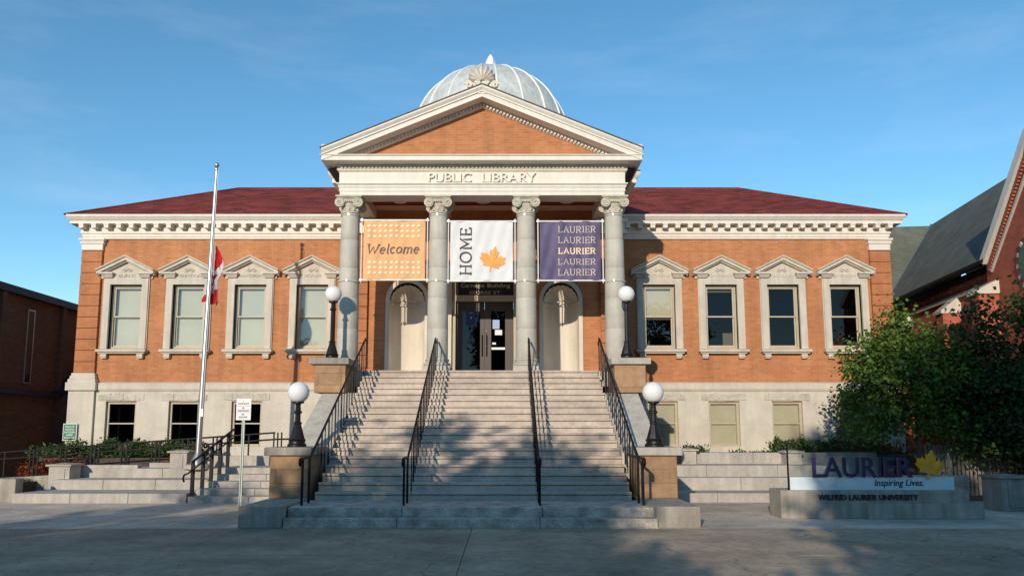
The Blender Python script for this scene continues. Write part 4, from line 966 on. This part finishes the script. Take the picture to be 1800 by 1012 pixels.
text_mb('LAURIER', x0_, x1_, z0_, z1_, SY+.12, .05, bold=.012).build('lettering', M['navy'], t)
(x0_, z0_), (x1_, z1_) = sg(1538.5, 857), sg(1624, 842)
text_mb('Inspiring Lives.', x0_, x1_, z0_, z1_, SY+.119, .008, shear=.22, bold=.006).build('lettering', M['ink'], t)
(x0_, z0_), (x1_, z1_) = onY(1438, 878.5, SY), onY(1613.6, 868.5, SY)
text_mb('WILFRID LAURIER UNIVERSITY', x0_, x1_, z0_, z1_, SY-.001, .02, bold=.018).build('lettering', M['ink'], t)
X, Z = sg(1632, 825); o = leaf_outline(X, Z-.02, .42, -.18)
lf = MB().prism([(px, SY+.06, pz) for px, pz in o], (0,.03,0)).build('leaf_emblem', M['gold_leaf'], t)
vn = MB()
for a, ln in ((0,.34),(.75,.27),(-.75,.27),(1.5,.2),(-1.5,.2)):
    ca, sa = math.cos(a+.18), math.sin(a+.18); vn.tube([(X,SY+.062,Z-.06),(X+sa*ln,SY+.056,Z-.06+ca*ln)], .006, 4)
vn.build('leaf_veins', M['leaf_orange'], lf)

# ------------------------------------------------------------------ church on the right
ca_ = math.atan(.12)
CHU = thing('brick_church', 'red brick church with steep cream-edged gable and dark slate roof', 'church', (15.98, 24.0, 0), rotz=-ca_)
L_ = dict(local=True)
mb = MB(); mb.add([(.35,0,0),(.35,12,0),(.35,12,7.05),(.35,0,7.05)], [(0,1,2,3)])
mb.build('nave_wall', M['red_brick'], CHU, fix=False, **L_)
nr = MB().add([(-.05,-.2,7.17),(-.05,13,7.17),(3.5,13,11.45),(3.5,-.2,11.45),(7.05,-.2,7.17),(7.05,13,7.17)], [(0,1,2,3),(3,2,5,4)]).build('nave_roof', M['slate'], CHU, fix=False, **L_)
MB().box(-.16,.1,-.1,12,7.03,7.15).box(.2,.36,-.1,12,6.86,7.029).build('gutter', M['black_metal'], CHU, **L_)
MB().box(-.175,-.165,.0,12,7.12,7.16).build('gutter_edge', M['steel'], CHU, **L_)
MB().box(.24,.36,0,12,6.36,6.46).box(.28,.36,0,12,6.462,6.50).build('string_course', M['limestone'], CHU, **L_)
cb_ = MB()
for k in range(60): cb_.box(.27,.36,.1+k*.2,.2+k*.2,6.62,6.76)
d = cb_.build('brick_corbels', M['red_brick'], CHU, **L_); d['kind'] = 'stuff'
# cross wing behind, its slope facing the plaza
MB().add([(-8,8.5,7.1),(3.6,8.5,7.1),(3.6,12,11.4),(-8,12,11.4)], [(0,1,2,3)]).add([(-8,8.8,0),(3.6,8.8,0),(3.6,8.8,7.2),(-8,8.8,7.2)], [(0,1,2,3)]).build('cross_wing', M['green_slate'], CHU, fix=False, **L_)
MB().tube([(.02,8.55,7.2),(3.5,12,11.44)], .07, 4).build('valley_flashing', M['steel'], CHU, **L_)
# gable wall facing the library
gy, gz, gs = -2.95, 7.38, .98
apex = gz-gy*gs
gw = MB().prism([(0,0,0),(0,0,gz-.1),(0,gy,apex-.1),(0,2*gy,gz-.1),(0,2*gy,0)], (.5,0,0)).build('gable_wall', M['red_brick'], CHU, **L_)
for sgn in (0, 1):
    A = Vector((0, .12 if not sgn else 2*gy-.12, gz-.22)); B = Vector((0, gy, apex+.05))
    for nm, o0, o1, xo, xi, mt in (('coping', 0, .26, -.14, .55, 'white_trim'), ('second_band', .62, .70, -.06, .02, 'limestone')):
        dv = Vector((0, -gs, -1)).normalized() if not sgn else Vector((0, gs, -1)).normalized()
        q0, q1 = dv*o0, dv*o1
        MB().prism([A+q0+Vector((xo,0,0)), B+q0*1.0+Vector((xo,0,0)), B+Vector((xo,0,-o1*1.52)) if o0 == 0 else B+Vector((xo,0,-o1*1.52)), A+q1+Vector((xo,0,0))] if o0 == 0 else
                   [A+q0+Vector((xo,0,.0)), B+Vector((xo,0,-o0*1.52)), B+Vector((xo,0,-o1*1.52)), A+q1+Vector((xo,0,0))], (xi-xo,0,0)).build(nm, M[mt], gw, **L_)
cb_ = MB()
for k in range(34):
    q = k/34; y = -.25+(gy+.35)*q; z = gz-.75+(apex-gz)*q+.1
    cb_.box(-.07,.01,y-.04,y+.04,z,z+.12)
d = cb_.build('brick_corbels', M['red_brick'], gw, **L_); d['kind'] = 'stuff'
ro = MB().lathe([(.60,0),(.72,0),(.72,.1),(.60,.1)], (0,0,0), 32).build('round_window', M['verdigris'], gw, **L_)
ro.rotation_euler = (0, R(-90), 0); ro.location = (.02, gy+.22, 6.5)
MB().lathe([(.001,0),(.6,0),(.6,.03),(.001,.03)], (0,0,0), 32).build('glass_disc', M['verdigris'], ro, **L_)
tr_ = MB()
for k in range(8):
    a = k*math.pi/4; tr_.lathe([(.13,.03),(.17,.03),(.17,.08),(.13,.08)], (.36*math.cos(a), .36*math.sin(a), 0), 14)
tr_.build('tracery', M['limestone'], ro, **L_)
vs_ = MB()
for k in range(16):
    a = k*math.pi/8; c_, s_ = math.cos(a), math.sin(a)
    vs_.add([(.70*c_-.05*s_, .70*s_+.05*c_, 0),(.70*c_+.05*s_, .70*s_-.05*c_, 0),(.90*c_+.06*s_, .90*s_-.06*c_, 0),(.90*c_-.06*s_, .90*s_+.06*c_, 0),
             (.70*c_-.05*s_, .70*s_+.05*c_, .08),(.70*c_+.05*s_, .70*s_-.05*c_, .08),(.90*c_+.06*s_, .90*s_-.06*c_, .08),(.90*c_-.06*s_, .90*s_+.06*c_, .08)], [(0,3,2,1),(4,5,6,7),(0,1,5,4),(1,2,6,5),(2,3,7,6),(3,0,4,7)])
vs_.build('voussoirs', M['limestone'], ro, **L_)
tr2 = MB(); tr2.add([(.2,.0,7.2),(.2,gy,apex-.25),(9,gy,apex-.25),(9,0,7.2)], [(0,1,2,3)]).add([(.2,2*gy,7.2),(.2,gy,apex-.25),(9,gy,apex-.25),(9,2*gy,7.2)], [(0,1,2,3)])
tr2.build('transept_roof', M['slate'], CHU, fix=False, **L_)
for y0_, x0_, zc in ((3.0,-.25,5.85),(7.2,-.25,5.85),(-.35,-.6,5.95)):
    b_ = MB().box(x0_, .36, y0_-.28, y0_+.28, 0, zc).build('buttress', M['red_brick'], CHU, **L_)
    MB().prism([(x0_-.07,y0_-.33,zc-.02),(x0_-.07,y0_-.33,zc+.08),(.36,y0_-.33,zc+.62),(.36,y0_-.33,zc-.02)], (0,.66,0)).build('weathering_stone', M['limestone'], b_, **L_)
# pointed windows low in the nave wall
for y0_ in (1.6, 5.1):
    MB().prism([(.30,y0_-.45,1.6),(.30,y0_+.45,1.6),(.30,y0_+.45,4.1),(.30,y0_+.3,4.6),(.30,y0_,4.95),(.30,y0_-.3,4.6),(.30,y0_-.45,4.1)], (.06,0,0)).build('pointed_window', M['verdigris'], CHU, **L_)

# ------------------------------------------------------------------ brick hall on the left
HX = -17.0
HALL = thing('brick_hall', 'dark brown brick hall with slit window at the far left', 'building', (HX, 30, 0))
MB().add([(HX,21.5,0),(HX,44,0),(HX,44,6.62),(HX,21.5,6.62)], [(0,1,2,3)]).add([(HX,21.5,0),(HX-14,21.5,0),(HX-14,21.5,6.62),(HX,21.5,6.62)], [(0,1,2,3)]).build('wall', M['dark_brick'], HALL, fix=False)
MB().box(HX-14.2,HX+.22,21.3,44,6.60,6.86).build('roof_fascia', M['fascia'], HALL)
MB().box(HX,HX+.35,21.5,44,3.02,3.20).build('canopy', M['fascia'], HALL)
for y in (24.3, 28.25, 32.4): 
    wd_ = MB().box(HX-.02,HX+.05,y-.22,y+.22,3.45,6.2).build('slit_window', M['steel'], HALL)
    MB().box(HX+.051,HX+.06,y-.15,y+.15,3.5,6.14).build('pane', plain('slit_glass', rgb(.02,.025,.03), .1), wd_)
for y in (26.5, 30.2, 34): MB().box(HX-.02,HX+.16,y-.12,y+.12,0,6.6).build('brick_pier', M['dark_brick'], HALL)
MB().prism([(HX+.01,33,3.2),(HX+.01,29.9,3.2),(HX+.01,33,5.4)], (1.8,0,0)).build('lean_to_roof', M['fascia'], HALL)
MB().box(HX+.02,HX+1.7,30.1,33,0,3.2).build('lean_to', M['dark_brick'], HALL)

# ------------------------------------------------------------------ picket fence
t = thing('picket_fence', 'bare wooden picket fence in shade beneath the trees at right', 'fence', (13, 20.6, .0))
pk = MB().box(-.035,.035,-.012,.012,0,1.3).add([(-.035,-.012,1.301),(.035,-.012,1.301),(.035,.012,1.301),(-.035,.012,1.301),(0,0,1.36)], [(0,1,4),(1,2,4),(2,3,4),(3,0,4)]).mesh('picket', M['fence'])
for k in range(44): inst('picket', pk, (11.6+k*.105, 20.6, .02+random.uniform(-.01,.02)), t)
for z in (.35, 1.0): MB().box(11.5,16.3,20.615,20.65,z,z+.08).build('fence_rail', M['fence'], t)

# ------------------------------------------------------------------ vegetation
def leaf_mesh(name, pts, size, m, rng, up=.3, vary=.4, aspect=.75):
    n = len(pts); d = rng.normal(size=(n, 3)); d[:, 2] = d[:, 2]*.6-up*.5; d /= np.linalg.norm(d, axis=1)[:, None]
    r = rng.normal(size=(n, 3)); s_ = np.cross(d, r); s_ /= np.linalg.norm(s_, axis=1)[:, None]; nn = np.cross(d, s_)
    L = size*(1+vary*(rng.random(n)-.5)*2)[:, None]; W = L*aspect*.5
    a = pts; b = pts+d*L*.45+s_*W+nn*L*.08; c = pts+d*L; e = pts+d*L*.45-s_*W+nn*L*.08
    V = np.stack([a, b, c, e], 1).reshape(-1, 3)
    me = bpy.data.meshes.new(name); me.vertices.add(4*n); me.vertices.foreach_set('co', V.astype(np.float32).ravel())
    idx = np.arange(4*n).reshape(n, 4); T = np.concatenate([idx[:, [0,1,2]], idx[:, [0,2,3]]], 1).reshape(-1)
    me.loops.add(6*n); me.loops.foreach_set('vertex_index', T.astype(np.int32)); me.polygons.add(2*n)
    me.polygons.foreach_set('loop_start', np.arange(0, 6*n, 3, dtype=np.int32)); me.polygons.foreach_set('loop_total', np.full(2*n, 3, np.int32))
    me.materials.append(m); me.update(calc_edges=True); me.validate(); return me
def tree(label, base, lobes, nclus, per, size, m, seed, trunk=.14, spread=.32, group=None, name='leafy_tree', limbs=16):
    rng = np.random.default_rng(seed); t = thing(name, label, 'tree', base, group)
    cl = []
    wts = np.array([l[3]*l[4]*l[5] for l in lobes])**.67; wts /= wts.sum()
    for k in range(nclus):
        l = lobes[rng.choice(len(lobes), p=wts)]; v = rng.normal(size=3); v /= np.linalg.norm(v); rr = rng.random()**.38
        cl.append((l[0]+v[0]*l[3]*rr, l[1]+v[1]*l[4]*rr, l[2]+v[2]*l[5]*rr))
    cl = np.array(cl); pts = []
    for c in cl:
        n = int(per*(.6+.8*rng.random())); pts.append(c+rng.normal(size=(n, 3))*spread*np.array([1,1,.75])*(.7+.6*rng.random()))
    pts = np.concatenate(pts)
    o = bpy.data.objects.new('crown', leaf_mesh('crown', pts-np.array(base), size, m, rng)); COL.objects.link(o); o.parent = t
    cen = cl.mean(0); tb_ = MB(); b0 = Vector(base); top = Vector((cen[0], cen[1], cl[:, 2].max()*.8+base[2]*.2))
    fork = b0.lerp(top, .35); fork.x = b0.x+(cen[0]-b0.x)*.3
    tb_.tube([b0, b0.lerp(fork, .5)+Vector((.04,.03,0)), fork, fork.lerp(top, .5), top], [trunk*1.25, trunk, trunk*.85, trunk*.5, trunk*.15], 8)
    tb_.build('trunk', M['bark'], t, smooth=True)
    lb = MB()
    for k in rng.choice(len(cl), min(limbs, len(cl)), replace=False):
        e = Vector(cl[k]); s0 = fork.lerp(top, rng.random()*.7); mid = s0.lerp(e, .5)+Vector((0,0,.15))
        lb.tube([s0, mid, e], [trunk*.35, trunk*.22, trunk*.06], 5)
    lb.build('limbs', M['bark'], t, smooth=True)
    return t
# trees seen at right: (x, y, z, rx, ry, rz) lobes
tree('bright green young maple at the library corner, its top in sun', (11.5,20.3,0),
     [(11.2,20.3,2.7,1.5,1.3,1.2),(11.35,20.4,3.9,1.0,.9,.85),(10.3,20.2,3.4,.75,.7,.8),(12.3,20.3,3.4,.7,.8,.8),(10.2,20.3,2.0,.65,.7,.7),(11.0,20.4,4.5,.3,.3,.5),(12.6,20.3,2.2,1.0,1.0,1.0),(11.9,20.4,4.5,.3,.3,.45)],
     190, 105, .105, M['maple'], 3, .09, .24)
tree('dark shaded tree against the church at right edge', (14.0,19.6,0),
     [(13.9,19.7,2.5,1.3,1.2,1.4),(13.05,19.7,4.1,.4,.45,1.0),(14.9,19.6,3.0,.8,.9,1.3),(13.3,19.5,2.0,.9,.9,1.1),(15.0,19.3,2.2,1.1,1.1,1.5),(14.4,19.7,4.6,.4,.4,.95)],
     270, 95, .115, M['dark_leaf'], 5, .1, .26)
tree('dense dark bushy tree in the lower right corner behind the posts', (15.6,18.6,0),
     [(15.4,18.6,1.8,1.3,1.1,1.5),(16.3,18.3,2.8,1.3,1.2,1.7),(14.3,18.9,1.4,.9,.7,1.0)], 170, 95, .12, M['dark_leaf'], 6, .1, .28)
def shrub(label, c, r, n, size, m, seed, name='shrub', up=-.9, group=None):
    rng = np.random.default_rng(seed); t = thing(name, label, 'shrub', (c[0], c[1], c[2]), group)
    v = rng.normal(size=(n, 3)); v /= np.linalg.norm(v, axis=1)[:, None]; rr = rng.random((n, 1))**.4
    lump = 1+.25*np.sin(v[:, :1]*7+seed)+.2*np.sin(v[:, 1:2]*9+v[:, 2:]*5)
    p = v*rr*lump*np.array(r); p[:, 2] = np.abs(p[:, 2])
    o = bpy.data.objects.new('foliage', leaf_mesh('foliage', p, size, m, rng, up=up, aspect=.4)); COL.objects.link(o); o.parent = t
    lb = MB()
    for k in range(7): e = p[k*11]; lb.tube([(0,0,-.05), (e[0]*.5, e[1]*.5, e[2]*.5), tuple(e)], [.02,.014,.006], 5)
    lb.build('stems', M['bark'], t, local=True)
    return t
G1 = 'junipers behind the ramp railing'
for i, (x, y, rx, rz_, w_) in enumerate(((-12.7,23.9,.95,.42,'at the left end of the bed by the green sign'),(-11.6,24.0,.9,.46,'second from the left in the bed below the first window'),(-10.5,23.9,.9,.44,'in the middle of the bed between two basement windows'),(-9.4,24.0,.85,.42,'at the right end of the bed near the flagpole'))):
    shrub('low spreading juniper '+w_, (x, y, .9), (rx, .6, rz_), 2600, .13, M['juniper'], 20+i, 'juniper', group=G1)
shrub('red leaved barberry bush behind railing at far left', (-12.9,22.9,.35), (.8,.4,.5), 1500, .10, M['barberry'], 31, 'barberry')
shrub('red leaved barberry bush beside the left square post', (-12.0,22.95,.4), (.5,.35,.45), 1000, .10, M['barberry'], 32, 'barberry')
shrub('reddish shrub by the post left of the flagpole', (-8.8,23.0,.75), (.5,.3,.35), 900, .10, M['barberry'], 33, 'barberry')
shrub('small clipped green shrub beside right stair pier post', (6.1,22.6,1.02), (.45,.4,.26), 900, .09, M['juniper'], 41)
shrub('low ground cover shrub under the middle right basement window', (7.7,22.4,1.0), (.75,.3,.13), 700, .08, M['juniper'], 42)
for i, (x, rx, w_) in enumerate(((9.0,.7,'beside the post behind the glass sign'),(10.1,.75,'below the shaded corner of the library'),(11.2,.8,'at the foot of the bright maple'))):
    shrub('spreading green juniper '+w_, (x, 22.5, 1.0), (rx, .6, .42), 2200, .13, M['juniper'], 43+i, 'juniper', group='junipers right of the stairs')
rng = np.random.default_rng(9); n = 5000
p = np.stack([rng.uniform(-17,-12.7,n), rng.uniform(19.2,22.1,n), np.full(n,.3)], 1)
o = bpy.data.objects.new('grass', leaf_mesh('grass', p, .12, M['grass'], rng, up=-2.5, aspect=.12)); COL.objects.link(o); o['kind'] = 'stuff'; tag(o, 'strip of bright green grass behind the far left wall', 'grass')
struct(MB().box(-17,-12.66,19.06,22.14,0,.3).build('lawn_bed', M['bark']))
n = 220; p = np.stack([rng.uniform(-12,13,n), rng.uniform(8,18,n), np.full(n,.006)], 1)
lm_ = leaf_mesh('fallen_leaves', p, .05, M['bark'], rng, up=0, aspect=.7); co = np.empty(len(lm_.vertices)*3, np.float32); lm_.vertices.foreach_get('co', co); co = co.reshape(-1,3); co[:,2] = .006+(co[:,2]-.006)*.12; co[:,2] = np.maximum(co[:,2], .003); lm_.vertices.foreach_set('co', co.ravel()); lm_.update()
o = bpy.data.objects.new('fallen_leaves', lm_); COL.objects.link(o); o['kind'] = 'stuff'; tag(o, 'small dark fallen leaves scattered over the plaza', 'leaves')
# street trees behind the viewpoint: their crowns shade the forecourt and show in the glass
SG = 'street trees behind the viewpoint'
def street_tree(w_, x, y, tops, seed):
    """tops: (x, top height, half width) of the crown's lobes"""
    lobes = [(lx, y+random.uniform(-.6,.6), (3.0+tz)/2-.25, hw, 2.0, (tz-3.0)/2) for lx, tz, hw in tops]
    tree('tall street tree '+w_, (x, y, 0), lobes, 52*len(tops), 105, .30, M['dark_leaf'], seed, .2, .40, SG, 'street_tree', 12)
for i, (x, tops, w_) in enumerate((
    (-9.4, ((-11.6,10.3,1.1),(-9.8,10.8,1.5),(-7.9,10.5,1.2),(-6.4,9.5,.9)), 'behind the viewpoint, in line with the staircase shadow'),
    (-15.0, ((-13.4,8.2,.7),(-15.7,9.3,.35),(-17.4,6.5,.7)), 'behind the viewpoint, left of the staircase line'),
    (-20.5, ((-19.2,6.7,.5),(-21.0,6.2,1.0),(-22.8,7.2,1.0)), 'behind the viewpoint at far left'),
    (-3.8, ((-4.9,7.1,.7),(-3.5,6.1,.7),(-2.3,5.7,.5)), 'behind the viewpoint, the smallest of the row'),
    (2.2, ((-.5,12.9,.8),(1.1,13.7,1.2),(3.0,14.6,1.2),(5.0,15.2,1.3)), 'behind the viewpoint, the tallest of the row'),
    (7.6, ((6.4,15.2,1.5),(8.2,15.0,1.5),(10.0,14.8,1.5)), 'behind the viewpoint at right'),
    (14.0, ((12.0,12.4,1.5),(14.2,12.6,1.5),(16.4,12.2,1.5)), 'behind the viewpoint at far right'))):
    street_tree(w_, x, -12.3+.4*(i % 2), tops, 60+i)

# unseen brick row, added to keep the bright horizon out of window reflections
ROW = thing('unseen_street_building', 'unseen two storey brick building added behind the viewpoint for window reflections', 'building', (0, -34, 0))
mb = MB(); sheet(mb, -70, 70, 0, 7.2, -34, [(x-.7, x+.7, z, z+1.7) for x in range(-65, 66, 5) for z in (1.0, 4.4)], .2)
mb.build('wall', M['dark_brick'], ROW, fix=False)
MB().box(-70.2,70.2,-34.3,-33.7,7.2,7.6).build('parapet', M['limestone'], ROW)
wm = MB().box(-.7,.7,-.18,-.12,0,1.7).mesh('window', M['dark_glass'])
for x in range(-65, 66, 5):
    for z in (1.0, 4.4): inst('window', wm, (x, -34, z), ROW)
MB().box(-70,70,-46,-34.3,0,7.1).build('rear_mass', M['dark_brick'], ROW)
